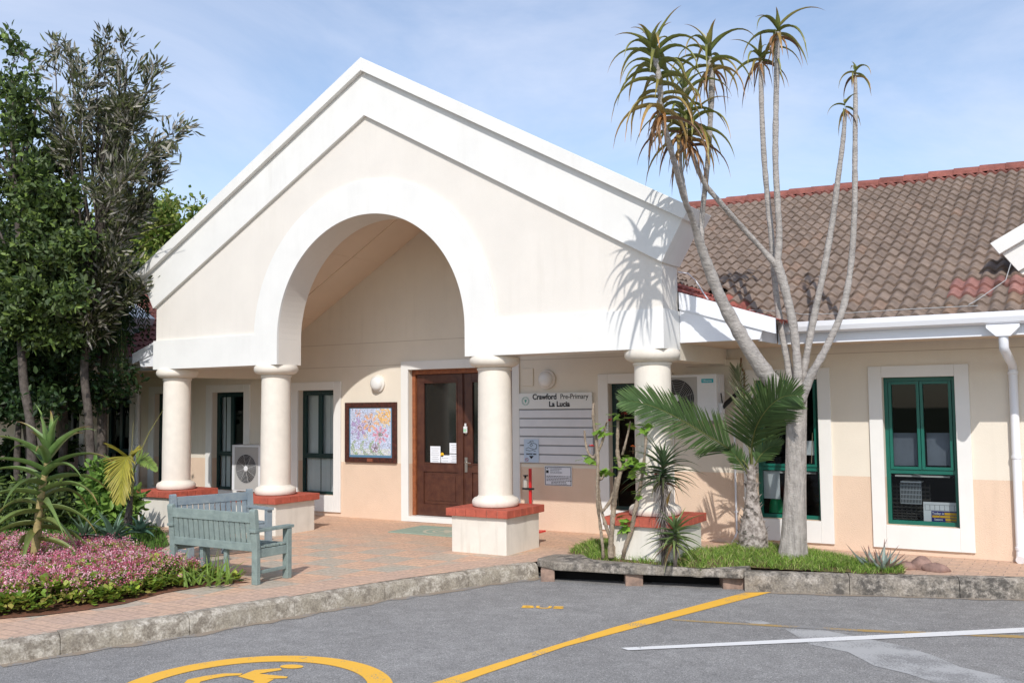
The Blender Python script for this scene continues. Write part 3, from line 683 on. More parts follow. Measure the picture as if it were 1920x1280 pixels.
for sx in(-1,1):
    u1=unit([-sx,0,.32]); tiles('portico_roof',(sx*4.87,T-.01,2.385),(0,1,0),u1,1.5,1.06,colP,parent=B,amp=.018,gauge=.26)
    u2=unit([-sx,0,.555]); tiles('portico_roof',(sx*3.86,T+.10,2.71),(0,1,0),u2,5.3,4.40,(lambda x,h: mono(0)(x,h) if h>.5 else colP(x,h)),parent=B,amp=.03,nsub=7)
m=MB(); m.poly([(-16,6.4,4.90),(14,6.4,4.90),(14,12,2.3),(-16,12,2.3)]); m.poly([(-16,1.05,2.36),(-3.9,1.05,2.36),(-3.9,6.4,4.83),(-16,6.4,4.83)]); m.poly([(3.9,1.05,2.36),(14,1.05,2.36),(14,6.4,4.83),(3.9,6.4,4.83)])
m.build('roof_underlay',mat('roof_felt',(.05,.045,.045),.95),B)
m=MB(); x=-15.9
while x<14:
    z=4.945+random.uniform(-.006,.006); L_=.36
    P=[(.17*math.cos(t),.125*math.sin(t)) for t in np.linspace(0,math.pi,9)]
    i=m.vs([(x,6.42+a,z-.05+b) for a,b in P]+[(x+L_,6.42+a*.94,z-.058+b*.94) for a,b in P],(np.array([.31,.11,.085])*random.uniform(.8,1.1)))
    for k in range(8): m.face((i+k,i+9+k,i+10+k,i+k+1))
    m.face(range(i,i+9)); x+=.345
m.build('ridge_tiles',TILE,B)
# side gables over the wings
for sx in(-1,1):
    hw=3.1; c=sx*(6.68+hw); t1=3.21
    # band lines relative to apex
    za2=2.78+s*(hw-.02)+.0
    def chev(nm,zl,zh,t0,t1_,y0,y1):
        P=[(-t1_,zh-s*t1_),(0,zh),(t1_,zh-s*t1_),(t0,zl-s*t0),(0,zl),(-t0,zl-s*t0)]
        mb=MB(); mb.prismXZ([(x+c,z) for x,z in P],y0,y1); mb.build(nm,WHITE,B,bevel=.004)
    za2=3.21-.33+s*(hw-.2)
    chev('side_gable_fascia',za2,za2+.27,hw-.22,hw-.08,YW-.05,YW+.28)
    chev('side_gable_coping',za2+.27,za2+.43,hw-.06,hw+.02,YW-.11,YW+.34)
    mb=MB(); mb.prismXZ([(c-hw+.23,2.60),(c+hw-.23,2.60),(c+hw-.23,za2-s*(hw-.23)),(c,za2),(c-hw+.23,za2-s*(hw-.23))],YW,YW+.22); mb.build('side_gable_wall',WHITE,B)
# windows
def window(a,b,frame,blind=False):
    ox0,ox1,z0,z1=a+.137,b-.137,.30,1.858; y=YW
    m=MB(); p=.028
    m.box((a,y-p,.06),(ox0,y-.0005,1.98)); m.box((ox1,y-p,.06),(b,y-.0005,1.98)); m.box((ox0+.0005,y-p-.002,z1),(ox1-.0005,y-.0005,1.98)); m.box((ox0+.0005,y-p-.004,.06),(ox1-.0005,y-.0005,z0))
    m.box((ox0+.001,y+.0005,z0-.02),(ox1-.001,y+.10,z0-.0005))
    wn=m.build('window',WHITE,B,bevel=.004)
    fr=MB(); f=.042; yf0,yf1=y+.09,y+.135; zm=.835
    fr.box((ox0,yf0,z0),(ox0+f,yf1,z1)); fr.box((ox1-f,yf0,z0),(ox1,yf1,z1)); fr.box((ox0+f,yf0,z0),(ox1-f,yf1,z0+f)); fr.box((ox0+f,yf0,z1-f),(ox1-f,yf1,z1)); fr.box((ox0+f,yf0,zm),(ox1-f,yf1,zm+f))
    cx=(ox0+ox1)/2; g=.03; yg=yf0-.012
    for u,v in((ox0+f+.004,cx-.003),(cx+.003,ox1-f-.004)):
        zz0,zz1=zm+f+.003,z1-f-.003
        fr.box((u,yg,zz0),(u+g,yf1-.01,zz1)); fr.box((v-g,yg,zz0),(v,yf1-.01,zz1)); fr.box((u+g,yg,zz0),(v-g,yf1-.01,zz0+g)); fr.box((u+g,yg,zz1-g),(v-g,yf1-.01,zz1))
    fr.build('frame',frame,wn,bevel=.002)
    gl=MB(); yy=yf0+.02
    gl.poly([(ox0+f,yy,z0+f),(ox1-f,yy,z0+f),(ox1-f,yy,zm),(ox0+f,yy,zm)]); gl.poly([(ox0+f,yy,zm+f),(ox1-f,yy,zm+f),(ox1-f,yy,z1-f),(ox0+f,yy,z1-f)]); gl.build('pane',GLASS,wn)
    if blind:
        bl=MB(); x=ox0+.03; k=0
        while x<ox1-.08:
            an=random.uniform(-.012,.012)
            if not(blind==2 and x>ox0+.2): bl.poly([(x,y+.16+an,z0),(x+.084,y+.175-an,z0),(x+.084,y+.175-an,z1),(x,y+.16+an,z1)])
            x+=.088 if random.random()>.15 else .115
        bl.build('vertical_blinds',mat('blind_fabric',(.80,.81,.80),.8),wn)
    return wn
for k,(a,b) in enumerate(wins):
    left=a<2.5
    window(a,b,GREENF if a>3.5 else DKFRAME,blind=1 if k==3 else(2 if k==4 else 0))
# interior rooms
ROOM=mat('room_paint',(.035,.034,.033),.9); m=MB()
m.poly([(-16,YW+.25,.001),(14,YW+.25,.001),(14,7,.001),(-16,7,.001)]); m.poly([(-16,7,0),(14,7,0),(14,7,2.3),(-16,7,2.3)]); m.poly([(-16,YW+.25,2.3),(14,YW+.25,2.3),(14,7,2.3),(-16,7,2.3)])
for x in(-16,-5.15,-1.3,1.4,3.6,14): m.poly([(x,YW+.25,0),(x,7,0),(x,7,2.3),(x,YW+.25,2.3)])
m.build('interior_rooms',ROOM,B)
# door surround, threshold, double door
m=MB(); y=YW; p=.03
m.box((-.925,y-p,0),(DO[0],y-.0005,2.236)); m.box((DO[1],y-p,0),(1.03,y-.0005,2.236)); m.box((DO[0]+.0005,y-p-.002,2.116),(DO[1]-.0005,y-.0005,2.236)); m.build('door_surround',WHITE,B,bevel=.004)
m=MB(); m.box((DO[0]+.001,y-.06,.004),(DO[1]-.001,y+.16,.075)); m.build('doorstep',WHITE,B,bevel=.006)
dr=thing('d','d','d'); bpy.data.objects.remove(dr)
yd=y+.10
def X_(px,yy=yd): return onY(px,850,yy)[0]
dx0=DO[0]+.001; dx1=DO[1]-.001
m=MB(); m.box((dx0,yd-.03,.0755),(dx0+.055,yd+.1,2.114)); m.box((dx1-.055,yd-.03,.0755),(dx1,yd+.1,2.114)); m.box((dx0+.0555,yd-.03,2.05),(dx1-.0555,yd+.1,2.114)); door=m.build('entrance_door',WOODL,B,bevel=.004)
def leaf(xa,xb,nm):
    st=.115; z0,z1=.08,2.045; gz0,gz1=.80,1.94; pz0,pz1=.24,.69
    m=MB(); y0,y1=yd,yd+.045
    m.box((xa,y0,z0),(xa+st,y1,z1)); m.box((xb-st,y0,z0),(xb,y1,z1))
    for a,b in((z0,pz0),(pz1,gz0),(gz1,z1)): m.box((xa+st,y0,a),(xb-st,y1,b))
    lf=m.build('door_leaf',WOOD,door,bevel=.003)
    m=MB(); m.box((xa+st,y0+.018,pz0),(xb-st,y1-.01,pz1)); m.box((xa+st+.05,y0+.008,pz0+.05),(xb-st-.05,y0+.02,pz1-.05)); m.build('door_panel',WOOD,door,bevel=.004)
    m=MB()
    for a,b,c,d in((xa+st,xb-st,gz0,gz0+.018),(xa+st,xb-st,gz1-.018,gz1),(xa+st,xa+st+.018,gz0+.018,gz1-.018),(xb-st-.018,xb-st,gz0+.018,gz1-.018)): m.box((a,y0-.008,c),(b,y0+.02,d))
    m.build('glazing_bead',WOOD,door,bevel=.003)
    m=MB(); m.box((xa+st,y0+.021,gz0),(xb-st,y0+.027,gz1)); m.build('door_glass',DOORGL,door)
    return xa+st,xb-st
mid=.075
gL=leaf(dx0+.058,mid-.002,'l'); gR=leaf(mid+.002,dx1-.058,'r')
m=MB(); m.box((mid-.055,yd-.022,.08),(mid-.015,yd-.0005,2.04)); m.build('meeting_strip',WOOD,door,bevel=.003)
m=MB(); hx=mid+.03; m.box((hx-.022,yd-.012,.70),(hx+.022,yd-.0005,.90)); m.tube([(hx,yd-.01,.83),(hx,yd-.05,.83),(hx+.02,yd-.055,.83),(hx+.11,yd-.055,.825)],.009,10); m.build('door_handle',STEEL,door,auto=.7)
m=MB(); m.lathe((hx,yd-.012,1.23),[(.016,.011),(.016,0),(.011,-.004)],16,'y'); m.build('deadlock',STEEL,door,auto=.7)
def papers(px0,py0,px1,py1,lab,lines=5,yy=yd+.015,mt=PAPER):
    a=onY(px0,py0,yy);b=onY(px1,py1,yy)
    t=thing('paper_notice',lab,'notice',((a[0]+b[0])/2,yy,min(a[2],b[2])),'paper notices on the entrance door')
    m=MB(); m.box((a[0],yy-.002,b[2]),(b[0],yy,a[2])); m.build('sheet',mt,t)
    m=MB(); n=lines
    for k in range(n):
        z=a[2]-(k+1.2)*(a[2]-b[2])/(n+1.6); ww_=(b[0]-a[0])*random.uniform(.28,.42); c=(a[0]+b[0])/2
        m.box((c-ww_,yy-.0028,z),(c+ww_,yy-.0021,z+.0045))
    m.build('printed_lines',GREYI,t); return t
papers(807,836,826,870,'tall white notice at the left edge of the door glass',7)
papers(843,830,868,850,'upper white notice at the right of the door glass, above another sheet',4)
papers(843,851,868,871,'lower white notice at the right of the door glass, directly under another sheet',5)
papers(827,853,843,871,'small white notice at the bottom of the door glass beside a yellow dot',2)
a=onY(829,852,yd+.014); m=MB(); m.lathe((a[0],yd+.0145,a[2]),[(.03,0),(.03,-.0015)],20,'y'); tag(m.build('round_sticker',YEL,loc=(a[0],yd,a[2])),'small round yellow sticker on the door glass between two notices','sticker')
a=onY(874,803,yd-.02); t=thing('sanitiser_bottle','small white and green hand sanitiser dispenser on the door stile','dispenser',(a[0],yd-.024,a[2]-.06))
m=MB(); m.box((a[0]-.028,yd-.05,a[2]-.06),(a[0]+.028,yd-.0235,a[2]+.03)); m.build('bottle',METALW,t,bevel=.006)
m=MB(); m.box((a[0]-.022,yd-.052,a[2]-.045),(a[0]+.022,yd-.0505,a[2]-.005)); m.build('bottle_label',mat('pale_green_label',(.35,.6,.4),.5),t)
m=MB(); m.box((a[0]-.012,yd-.046,a[2]+.031),(a[0]+.012,yd-.026,a[2]+.07)); m.build('pump',METALW,t,bevel=.004)
# ================================================================ THINGS ON THE WALL
# mosaic picture
t=thing('mosaic_picture','square mosaic picture of flowers and a sun in a dark timber frame','picture',(-1.48,YW,.81))
x0,x1,z0,z1=-1.955,-1.005,.80,1.665; f=.075
m=MB(); m.box((x0,YW-.04,z0),(x0+f,YW-.001,z1)); m.box((x1-f,YW-.04,z0),(x1,YW-.001,z1)); m.box((x0+f,YW-.038,z0),(x1-f,YW-.001,z0+f)); m.box((x0+f,YW-.038,z1-f),(x1-f,YW-.001,z1)); m.build('frame',mat('dark_stained_frame',(.035,.016,.012),.45,base2=(.10,.03,.02),vscale=25),t,bevel=.005)
m=MB(); m.box((x0+f,YW-.022,z0+f),(x1-f,YW-.002,z1-f)); m.build('blue_border',mat('blue_border_tile',(.10,.22,.34),.4),t)
# mosaic made of many small chips coloured by what they depict
mx0,mx1,mz0,mz1=x0+f+.025,x1-f-.03,z0+f+.035,z1-f-.015; V=[];F=[];C=[];k=0
N_=52
def mosaic(u,v):
    r=random.random()
    c=np.array([.50,.60,.80]) if r<.75 else np.array([.62,.66,.84])
    def petals(cx,cy,R,n,col,core,ph=0):
        d=math.hypot(u-cx,v-cy); a=math.atan2(v-cy,u-cx)
        if d<R*.30: return core if random.random()<.7 else np.array([.08,.07,.08])
        if d<R and (.5+.5*math.cos(n*a+ph))>((d/R-.3)*.9): return col
        return None
    if v<.30:
        g=np.array([.62,.66,.62]) if v<.14 else c
        c=g
        for sx_ in(.17,.40,.62,.80):
            if abs(u-sx_+.12*math.sin(v*9))<.035+.05*(.28-v): c=np.array([.30,.42,.22])
    elif v<.5:
        for sx_ in(.2,.43,.72):
            if abs(u-sx_)<.014: c=np.array([.32,.45,.25])
    for args in((.24,.58,.24,7,np.array([.40,.28,.55]),np.array([.6,.4,.45]),0),(.50,.70,.21,8,np.array([.80,.42,.20]),np.array([.62,.5,.6]),1),(.75,.43,.19,8,np.array([.75,.28,.40]),np.array([.25,.25,.2]),.5),(.20,.90,.09,6,np.array([.75,.40,.35]),np.array([.8,.5,.3]),0),(.62,.15,.10,9,np.array([.30,.15,.25]),np.array([.2,.1,.15]),0),(.37,.40,.06,6,np.array([.80,.60,.20]),np.array([.8,.6,.2]),0)):
        q=petals(*args)
        if q is not None: c=q
    d=math.hypot(u-.85,v-.84)
    if d<.17: c=np.array([.85,.48,.10])
    elif d<.24 and math.cos(12*math.atan2(v-.84,u-.85))>0: c=np.array([.80,.62,.30])
    if random.random()<.22: c=np.array([.58,.62,.78])
    if random.random()<.05: c=np.array([.25,.2,.3])
    return c*random.uniform(.7,1.25)
for i_ in range(N_):
    for j_ in range(N_):
        cxp=mx0+(i_+.5+random.uniform(-.1,.1))/N_*(mx1-mx0); czp=mz0+(j_+.5+random.uniform(-.1,.1))/N_*(mz1-mz0); h=(mx1-mx0)/N_*.42; an=random.uniform(-.25,.25); ca,sa=math.cos(an)*h,math.sin(an)*h
        yy=YW-.0245-random.random()*.002
        V+=[(cxp-ca+sa,yy,czp-sa-ca),(cxp+ca+sa,yy,czp+sa-ca),(cxp+ca-sa,yy,czp+sa+ca),(cxp-ca-sa,yy,czp-sa+ca)]; F.append((k,k+1,k+2,k+3)); C+=[mosaic((i_+.5)/N_,(j_+.5)/N_)]*4; k+=4
npmesh('mosaic_tiles',V,F,np.array(C),mat('mosaic_chip',attr=True,rough=.35,spec=.5),t)
m=MB(); m.box((mx0-.003,YW-.0235,mz0-.003),(mx1+.003,YW-.0225,mz1+.003)); m.build('mosaic_grout',mat('grout',(.6,.62,.66),.9),t)
m=MB(); m.box((-1.53,YW-.043,z0+.015),(-1.43,YW-.0385,z0+.06)); m.build('name_plate',mat('copper_plate',(.35,.12,.07),.4,metal=.5),t)
# bulkhead lights
for x,z,lab in((-1.348,1.933,'round white bulkhead light in the sun above the mosaic picture'),(1.445,1.932,'round bulkhead light in shade above the name board')):
    t=thing('wall_light',lab,'wall light',(x,YW,z),'round bulkhead lights on the entrance wall')
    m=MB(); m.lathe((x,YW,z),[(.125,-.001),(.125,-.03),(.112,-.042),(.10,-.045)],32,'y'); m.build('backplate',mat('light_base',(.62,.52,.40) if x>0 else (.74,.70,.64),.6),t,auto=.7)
    m=MB(); m.lathe((x,YW,z),[(.103,-.04),(.10,-.065),(.085,-.09),(.055,-.105),(.02,-.111),(.001,-.112)],32,'y'); m.build('lamp_shade',mat('opal_glass',(.78,.78,.76),.25,spec=.5),t,auto=1)
a=onY(990,707,YW); m=MB(); m.box((a[0]-.085,YW-.016,a[2]-.115),(a[0]+.085,YW-.001,a[2]+.115)); tag(m.build('cover_plate',WALLUP,bevel=.004,loc=(a[0],YW,a[2])),'blank cream cover plate between the column and the round light','cover plate')
# name board
t=thing('name_board','wide white slatted school name board with black lettering on the entrance wall','sign',(1.56,YW,.85))
x0,x1=1.035,2.10
m=MB(); m.box((x0-.01,YW-.02,.85),(x1+.01,YW-.001,1.55)); m.build('back_rail',mat('grey_aluminium',(.28,.28,.29),.5),t)
m=MB(); m.box((x0,YW-.04,1.553),(x1,YW-.0205,1.757)); m.build('header_panel',mat('sign_header',(.76,.76,.73),.5),t,bevel=.002)
for k in range(6):
    z=1.535-k*.1155; m=MB(); m.box((x0,YW-.036,z-.098),(x1,YW-.0205,z)); m.build('slat',mat('sign_slat',(.72,.72,.74),.5,var=.05),t,bevel=.003)
text('Crawford','lettering',INK,(x0+.385,YW-.0425,1.705),.098,t,bold=.0028,xscale=.92)
text('Pre-Primary','lettering',INK,(x0+.815,YW-.0425,1.705),.092,t,xscale=.90)
text('La Lucia','lettering',INK,(x0+.60,YW-.0425,1.61),.095,t,bold=.0028,xscale=.98)
m=MB(); EM=mat('green_emblem_ink',(.12,.35,.28),.5)
ex,ez=x0+.10,1.655
for k in range(22):
    th=k/22*2*math.pi
    for r in(.055,.043): m.bar((ex+r*math.cos(th),YW-.042,ez+r*math.sin(th)),(ex+r*math.cos(th+.2),YW-.042,ez+r*math.sin(th+.2)),.003,.006,upv=(0,1,0))
m.prismXZ([(ex-.016,ez+.02),(ex+.016,ez+.02),(ex+.012,ez-.008),(ex,ez-.024),(ex-.012,ez-.008)],YW-.043,YW-.0405); m.build('emblem',EM,t)
# sanitise poster on the board
a=onY(982,823,YW-.05);b=onY(1010,867,YW-.05); t=thing('hygiene_poster','small pale blue hand washing poster on the lower left of the name board','poster',(a[0]+.1,YW-.045,b[2]))
m=MB(); m.box((a[0],YW-.046,b[2]),(b[0],YW-.0435,a[2])); m.build('sheet',mat('pale_blue_paper',(.50,.60,.72),.5),t)
W_=b[0]-a[0]; cxp=(a[0]+b[0])/2
m=MB()
for pts in ([(-.25,.30),(-.05,.36),(.15,.33),(.35,.25),(.38,.1),(.3,0)],[(-.38,-.02),(-.2,.06),(0,.0),(.2,-.04),(.38,.0)],[(-.38,-.1),(-.1,-.14),(.1,-.1),(.3,-.16)],[(-.1,.36),(-.06,.44),(.1,.46),(.16,.4)],[(.0,.3),(-.1,.2),(0,.12),(.1,.2),(0,.3)]):
    m.tube([(cxp+u*W_,YW-.0475,(a[2]+b[2])/2+.03+v*.22) for u,v in pts],.003,5)
m.prismXZ([(cxp-.035,b[2]+.085),(cxp+.035,b[2]+.085),(cxp,b[2]+.045)],YW-.0485,YW-.0465); m.build('hand_drawing',INK,t)
text('SANITISE HERE','lettering',INK,(cxp,YW-.048,b[2]+.108),.027,t,bold=.0006,xscale=.86)
m=MB(); 
for k in range(16): th=k/16*2*math.pi; m.bar((a[0]+.042+.022*math.cos(th),YW-.0475,b[2]+.036+.022*math.sin(th)),(a[0]+.042+.022*math.cos(th+.4),YW-.0475,b[2]+.036+.022*math.sin(th+.4)),.003,.006,upv=(0,1,0))
m.bar((a[0]+.028,YW-.0475,b[2]+.05),(a[0]+.056,YW-.0475,b[2]+.022),.003,.006,upv=(0,1,0)); m.build('prohibition_ring',mat('dull_red_ink',(.4,.06,.05),.6),t)
# education plaque
t=thing('registration_plaque','white plaque with black border below the name board','plaque',(1.59,YW,.575))
x0,x1,z0,z1=1.392,1.786,.572,.822
m=MB(); m.box((x0,YW-.014,z0),(x1,YW-.001,z1)); m.build('panel',PAPER,t,bevel=.002)
m=MB(); e=.010
for p_,q_ in(((x0+.008,z0+.008),(x1-.008,z0+.008+e*.7)),((x0+.008,z1-.008-e*.7),(x1-.008,z1-.008)),((x0+.008,z0+.008+e*.7),(x0+.008+e*.7,z1-.008-e*.7)),((x1-.008-e*.7,z0+.008+e*.7),(x1-.008,z1-.008-e*.7))): m.box((p_[0],YW-.0158,p_[1]),(q_[0],YW-.0142,q_[1]))
m.prismXZ([(x0+.022,z1-.025),(x0+.062,z1-.025),(x0+.042,z1-.038)],YW-.0158,YW-.0142); m.box((x0+.024,YW-.0158,z1-.09),(x0+.06,YW-.0142,z1-.055)); m.build('border',INK,t)
text('THE INDEPENDENT','lettering',GREYI,(x0+.165,YW-.0155,z1-.033),.021,t); text('INSTITUTE OF','lettering',GREYI,(x0+.15,YW-.0155,z1-.056),.021,t); text('EDUCATION','lettering',GREYI,(x0+.17,YW-.0155,z1-.083),.030,t)
m=MB()
for k in range(6):
    z=z0+.118-k*.0185; hw_=(.17 if k<4 else .10)
    x=(x0+x1)/2-hw_
    while x<(x0+x1)/2+hw_: l=random.uniform(.012,.032); m.box((x,YW-.0155,z),(x+l,YW-.0142,z+.007)); x+=l+.006
m.build('small_print',INK,t)
# red pole with bottle (foot-operated sanitiser stand)
a=onY(994,880,1.62); bx=a[0]; t=thing('sanitiser_stand','thin red floor stand holding a bottle, half hidden behind the pedestal','sanitiser stand',(bx,1.62,0))
m=MB(); m.box((bx-.016,1.605,.02),(bx+.016,1.635,.80)); m.box((bx-.14,1.50,.0),(bx+.14,1.76,.02)); m.build('pole',REDP,t,bevel=.003)
m=MB(); m.lathe((bx-.06,1.60,.56),[(.028,0),(.03,.01),(.03,.09),(.012,.105),(.012,.12)],16); m.build('bottle',mat('clear_bottle',(.45,.42,.38),.2,spec=.6),t,auto=.7)
m=MB(); m.box((bx-.10,1.58,.535),(bx+.06,1.62,.558)); m.lathe((bx-.06,1.60,.68),[(.012,0),(.014,.02),(.006,.03)],12); m.box((bx-.07,1.56,.705),(bx-.02,1.61,.72)); m.build('bracket',BLACKM,t,bevel=.003)
# air conditioners
def aircon(name,x1,y0,z0,lab,badge,w_=.80,h_=.53,d_=.28,feet=False):
    x0=x1-w_; t=thing(name,lab,'air conditioner',(x1-w_/2,y0+d_,z0))
    m=MB(); m.box((x0,y0,z0),(x1,y0+d_,z0+h_)); body=m.build('casing',METALW,t,bevel=.012)
    fx,fz,R=x0+w_*.40,z0+h_*.49,.215
    m=MB(); m.box((fx-.25,y0-.006,z0+.025),(fx+.25,y0-.0005,z0+h_-.03)); m.build('fan_panel',mat('fan_recess',(.42,.41,.39),.6),t)
    m=MB(); m.lathe((fx,y0,fz),[(R,-.008),(R,-.0065)],40,'y'); m.build('fan_opening',mat('fan_void',(.02,.02,.02),.8),t)
    m=MB()
    for r in np.linspace(.04,R,10): m.tube([(fx+r*math.cos(q),y0-.012,fz+r*math.sin(q)) for q in np.linspace(0,2*math.pi,41)],.0026,5,cap=False)
    for k in range(8): q=k/8*2*math.pi; m.tube([(fx+.03*math.cos(q),y0-.012,fz+.03*math.sin(q)),(fx+R*math.cos(q+.25),y0-.012,fz+R*math.sin(q+.25))],.0026,5)
    m.build('fan_grille',METALG if badge else mat('light_wire',(.45,.45,.45),.5),t)
    m=MB(); m.lathe((fx,y0,fz),[(.042,-.010),(.042,-.018),(.03,-.022)],20,'y'); m.build('fan_hub',METALW,t)
    m=MB()
    for k in range(5): m.box((x1-.20,y0-.004,z0+.10+k*.055),(x1-.06,y0-.0005,z0+.135+k*.055))
    m.build('front_ribs',METALW,t,bevel=.002)
    if badge:
        m=MB(); m.box((x1-.175,y0-.006,z0+h_-.10),(x1-.035,y0-.0005,z0+h_-.055)); m.build('badge',TEALB,t)
        text('Hisense','lettering',PAPER,(x1-.105,y0-.007,z0+h_-.078),.034,t)
        m=MB(); m.box((x1+.0005,y0+.07,z0+h_-.20),(x1+.012,y0+.22,z0+h_-.03)); m.box((x1+.0005,y0+.05,z0+.08),(x1+.04,y0+.14,z0+.2)); m.build('service_cover',METALW,t,bevel=.004)
        m=MB(); 
        for xb in(x0+.12,x1-.12): m.box((xb-.02,y0+.02,z0-.04),(xb+.02,y0+d_+.10,z0-.005))
        m.build('bracket',METALG,t)
        m=MB(); m.tube([(x1+.01,y0+.12,z0+h_-.22),(x1+.03,y0+.1,z0+.2),(x1+.03,y0+.1,z0+.12)],.007,6); m.tube([(x1+.03,y0+.1,z0+.15),(x1+.10,y0+.22,z0+.25),(x1+.19,y0+.34,z0+.36)],.026,8); m.build('pipe_lagging',BLACKM,t)
    else:
        m=MB(); m.box((x1-.14,y0-.004,z0+h_-.11),(x1-.03,y0-.0005,z0+h_-.09)); m.build('badge',BLACKM,t)
    if feet:
        m=MB()
        for xb in(x0+.12,x1-.12): m.box((xb-.03,y0+.02,0.0),(xb+.03,y0+d_-.02,z0-.001))
        m.build('foot',METALG,t)
    return t
aircon('air_conditioner',3.845,1.50,1.405,'white wall mounted air conditioner with teal badge beside the right column',True)
aircon('air_conditioner',-3.13,1.50,.34,'white air conditioner standing low in shade between the two left columns',False,h_=.70,feet=True)
# trunking
m=MB(); zt_=onY(1300,682,YW)[2]; x0=onY(1289,682,YW)[0]; x1=onY(1390,682,YW)[0]
m.box((x0,YW-.06,zt_-.035),(x1,YW-.001,zt_+.035)); m.box((x1-.07,YW-.06,1.55),(x1,YW-.001,zt_-.0355)); tag(m.build('pipe_trunking',WALLUP,bevel=.004,loc=(x1,YW,zt_)),'cream boxed pipe trunking turning down beside the wall mounted air conditioner','trunking')
m=MB(); a=onY(1379,900,YW-.02); m.tube([(a[0],YW-.02,1.45),(a[0],YW-.02,.12),(a[0]-.01,YW-.05,.07)],.012,10)
for z in(.35,.9,1.3): m.box((a[0]-.02,YW-.035,z),(a[0]+.02,YW-.002,z+.015))
m.tube([(a[0]-.01,YW-.05,.07),(a[0]-.04,YW-.06,.03),(a[0]-.05,YW-.06,.004)],.006,6); tag(m.build('drain_pipe',PVC,auto=.7,loc=(a[0],YW,0)),'thin white condensate pipe down the peach wall behind the palm','pipe')
m=MB(); a=onY(1391,700,YW-.03); m.tube([(a[0],YW-.04,2.12),(a[0]-.01,YW-.05,2.03),(a[0]+.03,YW-.04,1.95),(a[0]+.02,YW-.035,1.3)],.011,8); tag(m.build('cable',mat('brown_cable',(.16,.09,.05),.6),auto=.7,loc=(a[0],YW,1.3)),'brown cable hanging down the wall beside the pipe trunking','cable')
# roof cables
m=MB(); P=[onY(x,y,Y) for x,y,Y in((1272,510,.42),(1290,513,.6),(1305,527,.7),(1318,548,.65),(1328,562,.45))]; m.tube(P,.008,6); tag(m.build('roof_cable',PVC,loc=tuple(P[0])),'short white cable looping over the red roof edge beside the portico','cable')
def zroof(y): return 2.385+.462*(y-.93)+.09
P=[]
for x,y_ in((4.0,1.30),(4.35,1.26),(4.7,1.18),(4.95,1.05),(5.3,1.02),(6.0,1.03),(6.6,1.02)): P.append((x,y_,zroof(y_)-.02))
m=MB(); m.tube(P,.004,6); tag(m.build('roof_cable',mat('grey_cable',(.4,.4,.4),.6),loc=tuple(P[0])),'long pale cable lying along the bottom row of brown tiles','cable')
P=[(6.52,1.0,zroof(1.0)),(6.58,1.1,zroof(1.1)),(6.80,1.6,zroof(1.6)),(6.84,1.8,zroof(1.8)+.1)]
m=MB(); m.tube(P,.004,6); tag(m.build('roof_cable',mat('grey_cable'),loc=P[0]),'grey cable climbing the tiles from gutter to the right hand gable','cable')
# door mat
t=thing('doormat','faded green doormat with a cream emblem in front of the entrance door','doormat',(.4,1.15,0))
m=MB(); m.box((-.30,.78,.001),(1.05,1.52,.012)); m.build('mat_body',mat('green_mat',(.34,.42,.33),.95,var=.15,vscale=20,bump=.5,bscale=200),t,bevel=.003)
m=MB(); CR_=[]
for R0,R1 in((.27,.31),(.17,.20)):
    i=m.vs([(.40+r*math.cos(q)*1.15,1.15+r*math.sin(q),.0128) for q in np.linspace(0,2*math.pi,48,endpoint=False) for r in(R0,R1)])
    for k in range(48): a=i+2*k;b=i+2*((k+1)%48); m.face((a,a+1,b+1,b))
i=m.vs([(.4+.12*math.cos(q)*(1+.3*math.cos(5*q)),1.15+.12*math.sin(q)*(1+.3*math.cos(5*q)),.0128) for q in np.linspace(0,2*math.pi,40,endpoint=False)]); m.face(range(i,i+40))
m.build('emblem',mat('cream_pile',(.50,.47,.36),.95),t)
# things seen through the right-hand windows
yi=YW+.17
def P_(x,y,Y=yi): return onY(x,y,Y)
a=P_(1672,905,yi+.25);b=P_(1738,984,yi+.25)
t=thing('storage_crate','black slatted plastic crate behind the rightmost window','crate',((a[0]+b[0])/2,yi+.3,b[2]),None)
m=MB(); x0,x1=a[0],b[0]+.05
for zz0,zz1 in((b[2],b[2]+.17),(b[2]+.18,a[2]-.0)):
    for k in range(6): z=zz0+(zz1-zz0)*k/6; m.box((x0,yi+.2,z),(x1,yi+.215,z+.016))
    for k in range(9): x=x0+(x1-x0)*k/8.2; m.box((x,yi+.2155,zz0),(x+.012,yi+.225,zz1))
    m.box((x0,yi+.23,zz0),(x1,yi+.45,zz0+.01))
m.build('crate_slats',mat('dark_crate',(.05,.045,.04),.6),t)
a=P_(1688,905,yi+.1);b=P_(1728,945,yi+.1)
t=thing('wire_basket','small grey perforated basket with papers behind the rightmost window','basket',((a[0]+b[0])/2,yi+.1,b[2]))
m=MB(); 
for k in range(5): z=b[2]+(a[2]-b[2])*k/4.6; m.box((a[0],yi+.1,z),(b[0],yi+.104,z+.010))
for k in range(15): x=a[0]+(b[0]-a[0])*k/14; m.box((x-.003,yi+.0955,b[2]),(x+.003,yi+.0995,a[2]))
m.build('basket_body',mat('pale_grey_plastic',(.35,.38,.42),.5),t)
m=MB(); m.box((a[0],yi+.11,a[2]+.005),(b[0],yi+.3,a[2]+.02)); m.build('papers',PAPER,t)
a=P_(1731,940,yi+.03);b=P_(1803,984,yi+.03)
t=thing('calendar_board','white calendar board with navy and yellow cards behind the rightmost window','board',((a[0]+b[0])/2,yi+.03,b[2]))
x0,x1,z0,z1=a[0],b[0]+.03,b[2]-.02,a[2]
m=MB(); m.box((x0,yi+.03,z0),(x1,yi+.045,z1)); m.build('board',PAPER,t); wB=x1-x0
m=MB()
for k in range(9): m.box((x0+.015+k*wB/8.3,yi+.0275,z1-.085),(x0+.019+k*wB/8.3,yi+.0295,z1-.03))
